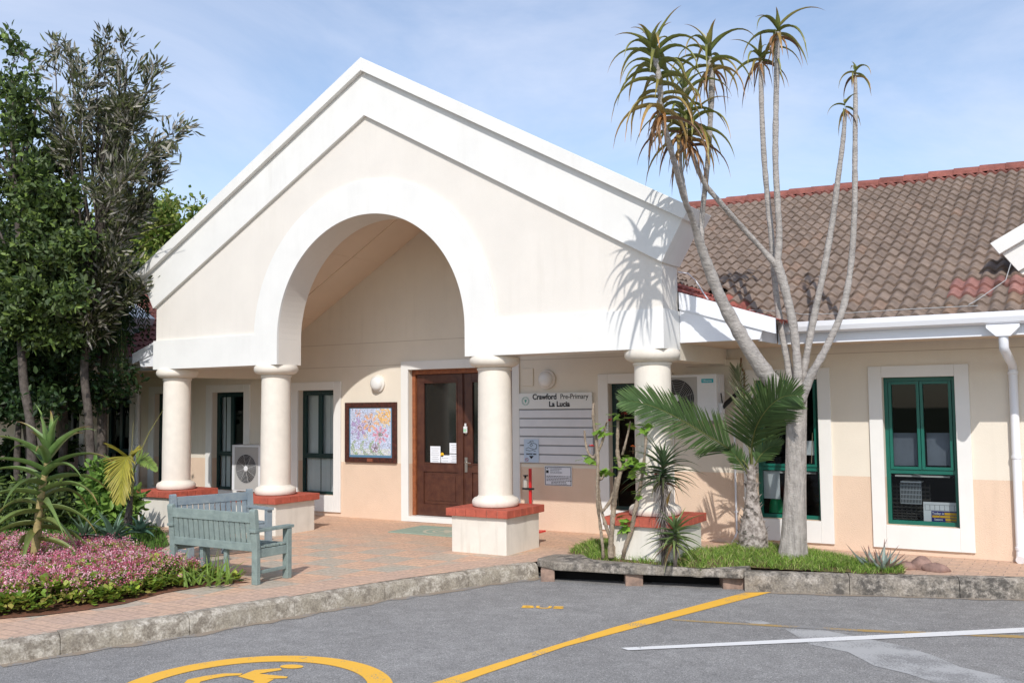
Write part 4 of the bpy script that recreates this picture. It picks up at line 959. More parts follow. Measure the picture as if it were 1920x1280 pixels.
for z in(z1-.03,z1-.087): m.box((x0+.012,yi+.0275,z),(x1-.01,yi+.0295,z+.003))
m.build('grid_lines',GREYI,t)
m=MB(); m.box((x0+.32*wB*.62,yi+.024,z0),(x0+wB*.85,yi+.0272,z1-.092)); m.build('navy_card',NAVY,t)
m=MB(); zc_=z1-.105
m.box((x0+wB*.52,yi+.022,zc_-.025),(x0+wB*.84,yi+.0238,zc_)); m.box((x0+wB*.215,yi+.022,zc_-.055),(x0+wB*.40,yi+.0238,zc_-.032)); m.box((x0+wB*.41,yi+.022,zc_-.055),(x0+wB*.66,yi+.0238,zc_-.032)); m.box((x0+wB*.67,yi+.022,zc_-.055),(x0+wB*.84,yi+.0238,zc_-.032))
for k in range(3): m.box((x0+wB*.54,yi+.022,zc_-.085-k*.03),(x0+wB*.84,yi+.0238,zc_-.062-k*.03))
m.build('yellow_strips',YEL,t)
text('Today is','lettering',PAPER,(x0+wB*.36,yi+.0215,zc_-.011),.034,t,bold=.0006); text('Season','lettering',PAPER,(x0+wB*.37,yi+.0215,zc_-.075),.030,t,bold=.0006)
for (wa,wb),px in((wins[2],0),(wins[1],1)):
    m=MB(); zz=P_(1700,893)[2]; m.box((wa+.19,yi+.1,zz-.008),(wb-.25,yi+.30,zz+.008)); tag(m.build('window_shelf',METALW,loc=((wa+wb)/2,yi+.2,zz)),'white shelf inside the rightmost window above the crate' if px==0 else 'white shelf inside the window behind the pale trunk','shelf')
for px0,px1,lab in((1666,1721,'dim grey panel inside the left casement of the rightmost window'),(1737,1787,'dim grey panel inside the right casement of the rightmost window')):  # flat grey-blue panels that set a paler rectangle in each upper casement
    a=P_(px0,811,yi+.02);b=P_(px1,873,yi+.02); m=MB(); m.box((a[0],yi+.02,b[2]),(b[0],yi+.024,a[2])); tag(m.build('casement_panel',mat('slate_grey_panel',(.20,.22,.27),.6,var=.2,vscale=5),loc=(a[0],yi,b[2])),lab,'card')
a=P_(1427,882,yi-.03);b=P_(1463,935,yi-.03); m=MB(); m.box((a[0],yi-.03,b[2]),(b[0],yi-.027,a[2])); tag(m.build('window_poster',PAPER,loc=(a[0],yi,b[2])),'blank white sheet low in the window left of the pale trunk','poster')
a=P_(1500,826,yi-.03);b=P_(1534,853,yi-.03)
t=thing('drawing_on_sticks','white paper with thin sticks in the window right of the pale trunk','craft work',((a[0]+b[0])/2,yi,b[2]))
m=MB(); m.box((a[0],yi-.03,b[2]),(b[0],yi-.027,a[2])); m.build('paper',PAPER,t)
m=MB(); 
for fx_ in(.25,.62): x=a[0]+(b[0]-a[0])*fx_; m.tube([(x,yi-.032,b[2]-.09),(x+.02,yi-.032,a[2]+.09)],.004,6)
m.build('stick',mat('pale_stick',(.55,.42,.28),.7),t)
a=P_(1455,975,yi+.05); m=MB(); m.lathe((a[0],yi+.08,.345),[(.085,0),(.075,.1),(.045,.2),(.02,.26),(.012,.28)],16); tag(m.build('green_cone',mat('green_plastic',(.0,.32,.12),.4),auto=.8,loc=(a[0],yi+.08,.345)),'green cone shaped object behind the window left of the pale trunk','cone')
# ================================================================ BENCHES
def bench(name,label,p0,p1,material,nslat=13,group='garden benches at the entrance'):
    "p0,p1: foot positions of the two rear posts seen from behind (left,right); local x along the back, local y towards the seat front"
    p0=np.array(p0);p1=np.array(p1);Lb=np.linalg.norm(p1-p0);ang=math.atan2(p1[1]-p0[1],p1[0]-p0[0])
    t=bpy.data.objects.new(name,None); COL.objects.link(t); t.location=(p0[0],p0[1],0); t.rotation_euler=(0,0,ang); t['label']=label;t['category']='bench';t['group']=group
    D=.40; pw=.068
    def b(mb,nm,mt=material,bev=.004): 
        o=mb.build(nm,mt,None,bevel=bev); o.parent=t; return o
    for x in(0,Lb):
        m=MB(); i=[]
        # rear post with rounded head, slightly raked above the seat
        P=[(0,0),(.0,.33),(-.035,.64),(-.036,.665),(-.028,.68),(-.002,.685),(.012,.672),(.016,.65),(.045,.33),(.048,0)]
        n=len(P); i=m.vs([(x-pw/2,y,z) for y,z in P]+[(x+pw/2,y,z) for y,z in P]); m.face(range(i,i+n)[::-1]); m.face(range(i+n,i+2*n))
        for k in range(n): m.face((i+k,i+(k+1)%n,i+n+(k+1)%n,i+n+k))
        b(m,'leg')
        m=MB(); m.box((x-pw/2,D-.01,0),(x+pw/2,D+.045,.47)); b(m,'leg')
        m=MB(); m.box((x-.04,-.03,.471),(x+.04,D+.07,.498)); b(m,'armrest')
        m=MB(); m.box((x-.018,.05,.235),(x+.018,D-.011,.315)); b(m,'side_rail')
        m=MB(); m.box((x-.015,.05,.09),(x+.015,D-.011,.12)); b(m,'stretcher')
    m=MB(); m.box((Lb*.33-.02,D*.1,0),(Lb*.33+.02,D*.1+.04,.30)); b(m,'leg'); m=MB(); m.box((Lb*.62-.02,D*.1,0),(Lb*.62+.02,D*.1+.04,.30)); b(m,'leg')
    m=MB(); m.bar((pw/2,-.012,.605),(Lb-pw/2,-.012,.603),.034,.092); b(m,'top_rail')
    m=MB(); m.bar((pw/2,.014,.335),(Lb-pw/2,.014,.335),.03,.075); b(m,'bottom_rail')
    n=nslat; gap=(Lb-pw)/n
    for k in range(n):
        x=pw/2+gap*(k+.5); m=MB(); m.bar((x,.010,.372),(x,-.012,.565),gap*.78,.014,upv=(0,1,0)); b(m,'slat',bev=.002)
    m=MB()
    m.box((pw/2,D+.0,.25),(Lb-pw/2,D+.03,.32)); b(m,'front_rail')
    for k in range(4):
        y=.06+k*(D-.05)/4; m=MB(); m.box((-.02,y,.322),(Lb+.02,y+.058,.342)); b(m,'seat_slat',bev=.003)
    return t
bench('garden_bench','pale green slatted wooden bench with its back to the flower bed',(-.19,-2.68),(.925,-2.68),BENCHM,nslat=15)
bench('garden_bench','bluish grey slatted wooden bench behind the pale green one, facing the entrance','',None) if False else None
b2=bench('garden_bench','bluish grey slatted wooden bench standing behind and at right angles to the green bench',(-1.03,-1.98),(-.80,-1.10),BENCHB)
# mirror: seat must face +X side (to the right of the row)
for ch in b2.children:
    ch.data=ch.data.copy(); ch.data.transform(Matrix.Diagonal((1,-1,1,1))); ch.data.flip_normals()
# ================================================================ PLANTS
def blade(mb,base,az,el,length,width,droop,nseg=9,c0=(.1,.2,.05),c1=(.2,.3,.1),chan=.25,curl=0,tipc=None,thick=True):
    "arching succulent or strap leaf: 3 verts across, channelled, width tapering to a point"
    p=np.array(base,float); d=np.array([math.cos(az)*math.cos(el),math.sin(az)*math.cos(el),math.sin(el)]); st=length/nseg
    rows=[]; cols=[]; side0=np.array([-math.sin(az),math.cos(az),0])
    for k in range(nseg+1):
        f=k/nseg; wv=width*(1-f**2.2)*(.75+.35*math.sin(math.pi*min(1,f*1.6+.15))) if k<nseg else width*.03
        up=unit(np.cross(side0,d)) if np.linalg.norm(np.cross(side0,d))>1e-6 else np.array([0,0,1.])
        up=up if up[2]>-.3 else -up
        rows.append([p-side0*wv/2+up*wv*chan,p-side0*wv*.25-up*wv*.04,p-up*wv*(chan*.45),p+side0*wv*.25-up*wv*.04,p+side0*wv/2+up*wv*chan])
        c=np.array(c0)*(1-f)+np.array(c1)*f
        if tipc is not None and f>.6: c=c*(1-(f-.6)/.4)+np.array(tipc)*(f-.6)/.4
        cols.append(c)
        d=d.copy(); d[2]-=droop*(.5+f)/nseg; d=unit(d); 
        if curl: d=unit(d+side0*curl/nseg)
        p=p+d*st
    i=mb.vs([q for r in rows for q in r],[tuple(c) for c in cols for _ in range(5)])
    for k in range(nseg):
        for j in range(4): a=i+k*5+j; mb.face((a,a+1,a+6,a+5))
# ---- giant tree aloe, many stems
TA=thing('tree_aloe','tall pale stemmed tree aloe with eight spiky heads rising above the gutter','tree',(4.80,.75,.05))
def st(pts): # (px,py,Y,width_px)
    P=[];R=[]
    for x,y,Y,wpx in pts:
        p=onY(x,y,Y); P.append(p); R.append(wpx/2*((p-CAM)@FW)/FPX)
    return P,R
def smooth(P,R,n=5):
    P=np.array(P);R=np.array(R);N=len(P);t=np.arange(N);out=[];ro_=[]
    for k in range(N-1):
        p0=P[max(k-1,0)];p1=P[k];p2=P[k+1];p3=P[min(k+2,N-1)]
        for j in range(n):
            u=j/n; out.append(.5*((2*p1)+(-p0+p2)*u+(2*p0-5*p1+4*p2-p3)*u*u+(-p0+3*p1-3*p2+p3)*u**3)); ro_.append(R[k]*(1-u)+R[k+1]*u)
    out.append(P[-1]); ro_.append(R[-1]); return out,ro_
stems=dict(
 main=[(1485,1056,.75,84),(1485,1040,.75,70),(1487,1010,.74,60),(1489,960,.72,54),(1491,900,.69,49),(1493,800,.62,46),(1494,750,.56,46),(1496,715,.52,38)],
 A=[(1490,800,.62,36),(1470,745,.54,42),(1432,695,.42,42),(1393,635,.22,36),(1352,560,.02,31),(1328,500,-.15,28),(1312,455,-.3,23),(1298,410,-.5,16),(1282,370,-.8,15),(1266,310,-1.1,15),(1252,260,-1.3,14),(1241,215,-1.45,14),(1236,150,-1.55,16),(1222,80,-1.6,14)],
 B=[(1290,392,-.60,12),(1281,345,-.65,12),(1275,300,-.7,12),(1279,250,-.72,12),(1283,190,-.75,13),(1286,150,-.75,10)],
 D=[(1314,462,-.28,20),(1316,410,-.25,15),(1322,350,-.35,15),(1328,290,-.45,15),(1332,220,-.5,15),(1334,150,-.6,16),(1328,100,-.6,14),(1330,85,-.6,9)],
 X=[(1497,735,.52,26),(1495,680,.50,22),(1487,610,.46,22),(1474,550,.42,22),(1462,510,.38,26),(1455,488,.35,24)],
 C=[(1456,498,.36,20),(1430,468,.28,15),(1395,430,.1,15),(1355,385,-.2,15),(1322,345,-.4,14),(1302,300,-.55,13),(1293,265,-.65,12),(1292,225,-.7,12)],
 F=[(1457,500,.36,22),(1461,440,.34,18),(1458,380,.32,17),(1454,300,.3,17),(1455,200,.28,16),(1457,110,.25,15),(1459,60,.25,11)],
 E=[(1486,735,.56,22),(1475,670,.58,19),(1462,600,.58,18),(1452,520,.55,17),(1447,450,.5,16),(1440,380,.5,16),(1433,300,.45,15),(1428,200,.4,14),(1427,130,.4,14),(1425,102,.4,9)],
 G=[(1500,745,.56,24),(1508,690,.56,20),(1525,600,.55,19),(1544,510,.5,18),(1560,420,.5,17),(1572,330,.45,15),(1581,260,.42,13),(1585,205,.4,10)],
 H=[(1502,752,.52,28),(1520,705,.48,24),(1550,650,.48,20),(1580,580,.5,19),(1595,500,.55,17),(1602,400,.5,16),(1603,300,.48,15),(1604,200,.45,13),(1604,140,.45,8)])
for nm,pts in stems.items():
    P,R=st(pts); P,R=smooth(P,R,6); R=[r*(.80 if nm=='main' else (.72 if nm in('A','X') else .66)) for r in R]
    R=[r*(1 if nm=='main' else 1+.05*math.sin(k*2.1)+random.uniform(-.02,.02)) for k,r in enumerate(R)]
    m=MB()
    if nm=='main':
        i0=0; m.tube(P,R,28)
        # fluted, buttressed base
        for k,v in enumerate(m.v):
            zz=v[2]; c=P[min(k//28,len(P)-1)]; th=math.atan2(v[1]-c[1],v[0]-c[0]); fl=max(.25,1-zz); q=1+fl*(.05*math.sin(3*th+1)+.045*math.sin(5*th+zz*1.2))+.012*math.sin(11*th+zz*5)
            m.v[k]=(c[0]+(v[0]-c[0])*q,c[1]+(v[1]-c[1])*q,zz)
    else: m.tube(P,R,14)
    
    if nm!='main':
        # old leaf scars: low uneven swellings along the stem
        for k in range(len(m.v)):
            j=k//14; c=np.array(P[j]); v=np.array(m.v[k]); th=(k%14)/14*6.283; q=1+.07*math.sin(th*2+j*.9)*math.sin(j*1.7)+random.uniform(-.03,.03); m.v[k]=tuple(c+(v-c)*q)
    m.build('trunk' if nm=='main' else 'stem',BARKV if nm=='main' else BARKW,TA,smooth=True)
G1,G2,OR_,BR_=(.15,.19,.045),(.30,.28,.07),(.56,.29,.11),(.15,.085,.045)
def aloe_head(axis,n,L_,Wd,parent,name='crown',old=.38,el0=1.25,el1=.15,droop=3.2,g1=G1,g2=G2,oc=OR_,bc=BR_,dead=6,nseg=11,material=None):
    "leaves spiral up the stem: old drooping ones below, fresh upright ones at the tip"
    m=MB(); axis=[np.array(a) for a in axis]; seglen=np.linspace(0,len(axis)-1,n)
    for k in range(n):
        f=k/max(1,n-1); q=seglen[k]; a=int(min(q,len(axis)-2)); p=axis[a]*(1-(q-a))+axis[a+1]*(q-a)
        az=k*2.39996+random.uniform(-.25,.25); el=el1+.15+(el0-el1-.15)*f**1.6+random.uniform(-.15,.15); ln=L_*random.uniform(.8,1.15)*(1 if f<.75 else 1-1.3*(f-.75)*2)
        mixc=max(0,old-f)/max(old,1e-3)+ (random.random()<.15)*.35
        c0=np.array(g1)*(1-mixc*.4)+np.array(oc)*mixc*.4; c1=np.array(g2)*(1-mixc*.75)+np.array(oc)*mixc*.75
        if mixc>.6 and random.random()<.4: c0=np.array(bc)*1.3; c1=np.array(bc)
        v=random.uniform(.8,1.2); tip=np.array(oc)*random.uniform(.7,1.1) if random.random()<.65 else None
        blade(m,p,az,el,ln,Wd*random.uniform(.8,1.1),droop*random.uniform(.75,1.3)*(1 if f<.8 else .45),nseg,c0*v,c1*v,chan=.33,curl=random.uniform(-.3,.3),tipc=tip)
    for k in range(dead):
        p=axis[0]+(axis[1]-axis[0])*random.random()*.3; blade(m,p,random.uniform(0,6.28),random.uniform(-.6,.1),L_*random.uniform(.5,.9),Wd*.5,5,8,np.array(oc)*.8,np.array(bc),chan=.45,curl=random.uniform(-1,1),tipc=(.12,.05,.03))
    return m.build(name,material or SUCC,parent,smooth=True)
def ax(pts): return [onY(x,y,Y) for x,y,Y in pts]
aloe_head(ax([(1243,225,-1.45),(1236,150,-1.52),(1229,110,-1.56),(1222,82,-1.6)]),40,.58,.056,TA,dead=7)
aloe_head(ax([(1277,265,-.72),(1281,215,-.75),(1286,150,-.75)]),28,.56,.052,TA,dead=7)
aloe_head(ax([(1293,275,-.66),(1292,245,-.68),(1293,218,-.7)]),20,.60,.054,TA,dead=6)
aloe_head(ax([(1334,135,-.6),(1330,110,-.6),(1329,82,-.6)]),20,.56,.050,TA,dead=6)
aloe_head(ax([(1427,120,.4),(1425,100,.4)]),12,.50,.046,TA,el1=-.1,dead=5)
aloe_head(ax([(1458,72,.25),(1459,48,.25)]),11,.54,.050,TA,el1=-.1,dead=5)
aloe_head(ax([(1585,210,.4),(1584,192,.4)]),7,.24,.026,TA,el1=-.4,dead=5)
aloe_head(ax([(1604,145,.45),(1604,130,.45)]),8,.30,.034,TA,el1=-.1,dead=2)
# ---- palm
def frond(m,rach,Ls,lw,nrm,n=55,up=1,dn=1,c=(.065,.125,.04),c2=(.12,.19,.06),ang=.95,droopd=.25,gap=0,rr=.009,start=.18):
    P,_=smooth(rach,[1]*len(rach),12); P=np.array(P); N=len(P); nrm=unit(nrm)
    m.tube(P[::3],[rr*(1-.75*k/(N/3)) for k in range(len(P[::3]))],6,col=(.22,.24,.08))
    for k in range(n):
        f=start+(1-start)*(k+.5)/n; q=f*(N-1); a=int(min(q,N-2)); p=P[a]*(1-(q-a))+P[a+1]*(q-a); tg=unit(P[min(a+2,N-1)]-P[max(a-2,0)])
        sd=unit(np.cross(tg,nrm)); Lk=Ls*(math.sin(math.pi*min(1,.18+f*.86))**.6)
        for sg,on in((1,up),(-1,dn)):
            if not on or random.random()<gap: continue
            aa=ang*(1-.45*f)+random.uniform(-.10,.10); d=unit(tg*math.cos(aa)+sg*sd*math.sin(aa)+nrm*random.uniform(-.02,.14)); L_=Lk*on*random.uniform(.9,1.05)
            w_=lw; vv=random.uniform(.75,1.25); cc=np.array(c)*vv; ce=np.array(c2)*vv
            wd=unit(np.cross(d,nrm))*w_; pts=[]
            pr=p
            for j in range(5):
                g=j/4; wj=wd*(math.sin(math.pi*(.12+.8*g))**.7 if j<4 else .04)
                pts.append((pr-wj,pr+nrm*w_*.5*(1-g),pr+wj)); dd=unit(d+np.array([0,0,-droopd*g*g])); pr=pr+dd*L_/4
            i=m.vs([v for t_ in pts for v in t_],[tuple(cc*(1-j/5)+ce*j/5) for j in range(5) for _ in range(3)])
            for j in range(4):
                for h in range(2): b=i+j*3+h; m.face((b,b+1,b+4,b+3))
PL=thing('palm','young palm with long arching feather fronds on a shaggy stub trunk','palm',(4.35,.92,.05))
def toward(v=1): return unit([.35,-1,.1])
P,R=st([(1413,1050,.92,50),(1413,1030,.92,56),(1412,1000,.92,54),(1411,965,.92,36),(1410,935,.92,24),(1409,900,.92,18),(1409,870,.92,15)]); P,R=smooth(P,R,5)
m=MB(); m.tube(P,R,16)
for k in range(70):
    q=random.random(); a=int(q*(len(P)-2)); th=random.uniform(0,6.28); p=P[a]+np.array([math.cos(th),math.sin(th),0])*R[a]*.92
    blade(m,p,th+random.uniform(-.5,.5),1.15,.075,.05,1.0,3,(.42,.37,.33),(.33,.27,.23),chan=.1)
m.build('trunk',BOOT,PL,smooth=False)
m=MB()
def r3(pts): return [onY(x,y,Y) for x,y,Y in pts]
frond(m,r3([(1409,890,.92),(1395,865,.85),(1362,838,.85),(1320,812,.5),(1270,783,.15),(1225,762,-.1),(1185,752,-.28),(1158,752,-.35)]),.42,.0085,(.25,-.9,.35),n=88,start=.24,gap=.02,ang=.85); m.build('frond',LEAF,PL)
m=MB(); frond(m,r3([(1410,880,.92),(1409,840,.86),(1418,800,.62),(1440,765,.40),(1470,743,.27),(1507,742,.18)]),.46,.0085,(.35,-.93,.05),n=74,start=.20,gap=.02,ang=1.0,droopd=.15); m.build('frond',LEAF,PL)
m=MB(); frond(m,r3([(1408,880,.92),(1404,830,1.0),(1397,770,.8),(1388,715,1.1),(1380,690,1.12)]),.36,.006,(.75,-.6,.1),n=44,ang=.7,c=(.20,.24,.12),c2=(.35,.36,.22)); m.build('frond',LEAF,PL)
m=MB(); frond(m,r3([(1412,880,.92),(1425,855,.88),(1445,838,.85),(1465,835,.8)]),.20,.010,(.2,-.8,.55),n=30); m.build('frond',LEAF,PL)
m=MB(); frond(m,r3([(1411,882,.92),(1412,830,.94),(1425,775,1.02),(1440,730,1.08),(1448,700,1.12)]),.30,.011,(-.45,-.85,.2),n=44,start=.3,ang=.75,c=(.06,.12,.03),c2=(.10,.18,.05)); m.build('frond',LEAF,PL)
m=MB(); frond(m,r3([(1406,895,.92),(1390,870,.85),(1375,850,.78),(1358,842,.9)]),.16,.009,(.2,-.8,.5),n=22,c=(.05,.1,.03)); m.build('frond',LEAF,PL)
# ---- spiky aloes by the right pedestal
def q2(x,y,Y): return onY(x,y,Y)
YA=-.20
t=thing('spiky_aloe','tall spiky aloe with a skirt of dead leaves in front of the right pedestal','aloe',tuple(onY(1246,1058,YA)))
m=MB(); P=[onY(1246,1060,YA),onY(1244,1000,YA),onY(1242,940,YA),onY(1243,895,YA)]; m.tube(P,[.03,.026,.024,.022],10)
m.build('trunk',BARKD,t)
m=MB()
for k in range(170):
    q=random.random(); p=P[1]*(1-q)+P[3]*q; p=p+np.array([0,0,random.uniform(-.12,0)])*(1-q); blade(m,p,random.uniform(0,6.28),random.uniform(-1.2,-.5),random.uniform(.12,.26),.012,2.2,5,np.array((.25,.21,.18))*random.uniform(.4,1.3),np.array((.32,.28,.25))*random.uniform(.5,1.2),chan=.3,curl=random.uniform(-1,1))
m.build('dead_leaves',SUCC,t)
aloe_head([onY(1243,905,YA),onY(1243,880,YA),onY(1244,860,YA)],62,.40,.028,t,'leaves',old=.08,el0=1.4,el1=-.2,droop=1.1,g1=(.045,.085,.035),g2=(.08,.13,.05),oc=(.2,.15,.06),dead=3,nseg=8)
blade_m=MB(); blade(blade_m,onY(1249,950,YA),-.9,.9,.30,.03,.6,8,(.45,.28,.08),(.2,.15,.05)); blade_m.build('old_leaf',SUCC,t)
t=thing('spiky_aloe','smaller yellow green spiky aloe low beside the tall dead skirted one','aloe',tuple(onY(1266,1058,YA-.05)))
aloe_head([onY(1264,1022,YA-.05),onY(1266,1002,YA-.05),onY(1267,985,YA-.05)],40,.34,.033,t,'leaves',old=.5,el0=1.35,el1=-.45,droop=1.0,g1=(.10,.16,.05),g2=(.18,.25,.09),oc=(.34,.38,.14),dead=3,nseg=8)
m=MB(); m.tube([onY(1266,1062,YA-.05),onY(1266,1000,YA-.05)],[.02,.018],8); m.build('trunk',BARKD,t)
# ---- coral stemmed shrub
YJ=-.19
t=thing('knobbly_shrub','bare knobbly stemmed shrub with few leaves and red flowers by the right column','shrub',tuple(onY(1150,1028,YJ)))
J=[[(1131,1046,9),(1130,1024,9),(1125,980,8),(1120,940,8),(1120,900,8),(1121,860,9),(1117,820,8),(1112,780,7),(1113,756,7)],
   [(1113,858,8),(1104,850,6),(1098,830,6),(1096,807,5)],[(1113,858,8),(1122,845,7),(1131,822,6),(1135,800,5),(1138,790,3)],
   [(1146,1046,14),(1145,1026,14),(1148,985,13),(1151,950,13),(1157,910,12),(1163,880,11),(1158,850,10),(1158,820,8),(1159,784,8)],
   [(1152,1046,10),(1150,1026,10),(1136,985,9),(1126,950,9),(1122,920,9),(1122,880,9)],[(1130,958,8),(1140,945,8),(1150,925,8),(1155,895,7)],
   [(1163,882,9),(1172,876,7),(1175,860,6)],[(1167,852,8),(1173,830,6),(1179,805,5),(1182,790,4)],
   [(1168,1046,10),(1172,1026,10),(1185,990,12),(1190,960,12),(1197,930,9),(1204,890,8),(1209,850,7),(1211,820,7),(1207,805,6)],
   [(1122,900,7),(1130,895,6),(1134,884,5)]]
m=MB()
for pts in J:
    P,R=st([(x,y,YJ+.05*math.sin(x*.7),w_) for x,y,w_ in pts]); P,R=smooth(P,R,6); R=[r*random.uniform(.6,.9) for r in R]; m.tube(P,R,8)
m.build('stems',BARKJ,t,smooth=True)
m=MB()
def lobed(p,az,el,L_,col):
    d=np.array([math.cos(az)*math.cos(el),math.sin(az)*math.cos(el),math.sin(el)]); sd=unit(np.cross(d,[0,0,1])); n=np.cross(sd,d)
    out=[(0,0),(.25,.32),(.15,.50),(.45,.40),(.62,.62),(.72,.30),(1,.0),(.72,-.30),(.62,-.62),(.45,-.40),(.15,-.50),(.25,-.32)]
    i=m.vs([p+d*a*L_+sd*b*L_-n*.25*L_*(a*a+b*b) for a,b in out],col); m.face(range(i,i+12))
LC=[((1100,855),3),((1112,858),3),((1128,800),4),((1140,803),5),((1129,880),6),((1145,878),6),((1160,780),4),((1176,790),5),((1165,865),7),((1182,858),10),((1195,870),8),((1190,882),6),((1200,800),4),((1210,798),5),((1222,800),4),((1170,985),7),((1172,970),5),((1194,925),3)]
for (x,y),n in LC:
    for k in range(n): p=onY(x+random.uniform(-8,8),y+random.uniform(-7,7),YJ+random.uniform(-.06,.06)); lobed(p,random.uniform(0,6.28),random.uniform(-.7,.5),random.uniform(.07,.12),np.array((.24,.42,.06))*random.uniform(.7,1.35))
m.build('leaves',LEAF,t)
m=MB()
for x,y,c in((1110,836,(.7,.05,.04)),(1143,787,(.65,.03,.08)),(1171,775,(.6,.08,.06)),(1187,836,(.75,.2,.05)),(1231,890,(.6,.1,.05))):
    for k in range(14):
        p=onY(x+random.uniform(-4,4),y+random.uniform(-2,2),YJ); lobed(p,random.uniform(0,6.28),random.uniform(.1,1.2),.018,c)
    m.tube([onY(x,y,YJ),onY(x,y+14,YJ)],.002,4,col=(.25,.15,.1))
m.build('flowers',FLOW,t)
# ---- grey agave and rocks on the strip
t=thing('grey_agave','small grey blue agave at the right end of the grass strip','agave',tuple(onZ(1635,1068,.01)))
m=MB(); b0=onZ(1640,1070,.02)
for k in range(26):
    az=k*2.4; c=np.array((.32,.40,.35))*random.uniform(.8,1.2) if k%5 else np.array((.30,.22,.18)); off=np.array([math.cos(az),math.sin(az),0])*.05*(1-k/30)
    blade(m,b0+off+np.array([random.uniform(-.05,.14)*.8,0,0]),az,.45+.9*k/26,.30*random.uniform(.7,1.15),.046,-.1,6,c*.9,c,chan=.35,tipc=(.30,.12,.09))
m.build('leaves',SUCC,t,smooth=True)
ROCK=mat('pinkish_rock',(.33,.21,.17),.9,base2=(.20,.13,.11),vscale=12,bump=.8,bscale=30)
for x,y,r,sx_,lab in((1728,1066,.105,1,'largest brown boulder in the row on the paving edge by the agave'),(1755,1070,.075,1.7,'low flat reddish rock at the right of the boulder'),(1700,1066,.07,1.2,'small reddish rock between the agave and the boulder')):
    p=onZ(x,y,.0); m=MB(); nu,nv=18,10; i=len(m.v)
    for a in range(nv+1):
        for b in range(nu):
            th=b/nu*2*math.pi; ph=a/nv*math.pi; q=r*(1+.10*math.sin(3*th+ph*2+x)+.08*math.cos(2*ph+x)+.05*math.sin(5*th-ph*3))
            m.vs([(p[0]+q*sx_*math.sin(ph)*math.cos(th),p[1]+q*math.sin(ph)*math.sin(th),max(-.01,.3*r+q*.75*math.cos(ph)))])
    for a in range(nv):
        for b in range(nu): c=i+a*nu+b; d=i+a*nu+(b+1)%nu; m.face((c,c+nu,d+nu,d))
    tag(m.build('rock',ROCK,smooth=True,loc=tuple(p)),lab,'rock',group='rocks at the end of the grass strip')
# ---- large aloe in the flower bed
YB=-3.35
t=thing('candelabra_aloe','large arching green aloe rising from the flower bed at the left','aloe',tuple(onY(66,1085,YB)))
m=MB(); P=[onY(64,1092,YB),onY(66,1040,YB),onY(69,1000,YB),onY(74,950,YB),onY(82,900,YB),onY(90,860,YB),onY(93,840,YB)]; P,R=smooth(P,[.046,.044,.04,.032,.03,.028,.02],5); m.tube(P,R,14); m.build('trunk',mat('yellowish_aloe_stem',(.40,.30,.13),.7,base2=(.24,.2,.09),vscale=14,bump=.5,bscale=40),t,smooth=True)
m=MB(); AX=[onY(68,1010,YB),onY(74,950,YB),onY(82,900,YB),onY(90,862,YB),onY(93,838,YB)]
n=34
for k in range(n):
    f=k/(n-1); q=f*(len(AX)-1); a=int(min(q,len(AX)-2)); p=AX[a]*(1-(q-a))+AX[a+1]*(q-a); az=k*2.39996+.6
    el=(.05+1.25*f**1.5)+random.uniform(-.12,.12); old=max(0,.6-f)/.6
    c0=np.array((.11,.20,.055))*(1-old*.5)+np.array((.30,.24,.07))*old*.5; v=random.uniform(.8,1.25)
    blade(m,p,az,el,random.uniform(.60,.80)*(1.05 if f<.8 else .62),.078,1.7*(1.1-.5*f),12,c0*v,np.array((.19,.28,.08))*v,chan=.36,curl=random.uniform(-.5,.5),tipc=(.42,.24,.10) if random.random()<.6 else None)
m.build('leaves',SUCC,t,smooth=True)
# dry fallen leaf sheath on bed
# ---- yellowing palm seedling + broad agave behind the bed
YP_=-1.35
t=thing('yellow_palm','young palm with one yellowing drooping frond in front of the left column','palm',tuple(onY(235,985,YP_)))
m=MB(); frond(m,r3([(246,935,YP_),(248,900,YP_),(246,872,YP_-.05),(240,856,YP_-.15),(232,875,YP_-.26),(228,915,YP_-.32),(226,945,YP_-.34)]),.40,.0095,(.5,-.8,.3),n=60,ang=.70,c=(.38,.36,.05),c2=(.50,.42,.08),start=.40,droopd=.5)
frond(m,r3([(246,935,YP_),(250,890,YP_),(262,862,YP_),(280,868,YP_-.1),(296,885,YP_-.15)]),.16,.014,(.3,-.8,.4),n=16,c=(.16,.26,.05),c2=(.25,.32,.08),start=.4)
m.tube(r3([(248,930,YP_),(252,870,YP_),(280,810,YP_),(306,768,YP_)]),[.008,.007,.006,.002],6,col=(.38,.36,.12)); m.tube(r3([(246,930,YP_),(246,860,YP_),(250,790,YP_)]),[.008,.006,.002],6,col=(.33,.30,.12)); m.build('frond',LEAF,t)
m=MB(); P=r3([(240,985,YP_),(242,955,YP_),(246,930,YP_)]); m.tube(P,[.05,.04,.02],10)
for k in range(26): p=P[0]+(P[2]-P[0])*random.random(); blade(m,p,random.uniform(0,6.28),.6,.12,.025,2,4,(.15,.11,.07),(.25,.18,.1))
m.build('trunk',BARKD,t)
def agave(px,py,Y,n,L_,Wd,lab,c,name='agave',fl=.9):
    b0=onY(px,py,Y); b0[2]=max(.01,min(b0[2],.12)); t=thing(name,lab,'agave',tuple(b0)); m=MB()
    for k in range(n):
        f=k/(n-1); cc=np.array(c)*random.uniform(.75,1.3); blade(m,b0+np.array([0,0,.02]),k*2.4,.25+1.1*f,L_*random.uniform(.75,1.1),Wd,fl,9,cc*.9,cc*1.1,chan=.28,curl=random.uniform(-.3,.3))
    m.build('leaves',SUCC,t,smooth=True); return t
agave(210,1020,-1.75,22,.42,.085,'broad leaved blue green agave behind the flower bed',(.12,.20,.13))
agave(262,1000,-1.45,14,.26,.09,'small dark agave close to the left pedestal beside the lawn',(.07,.14,.10))
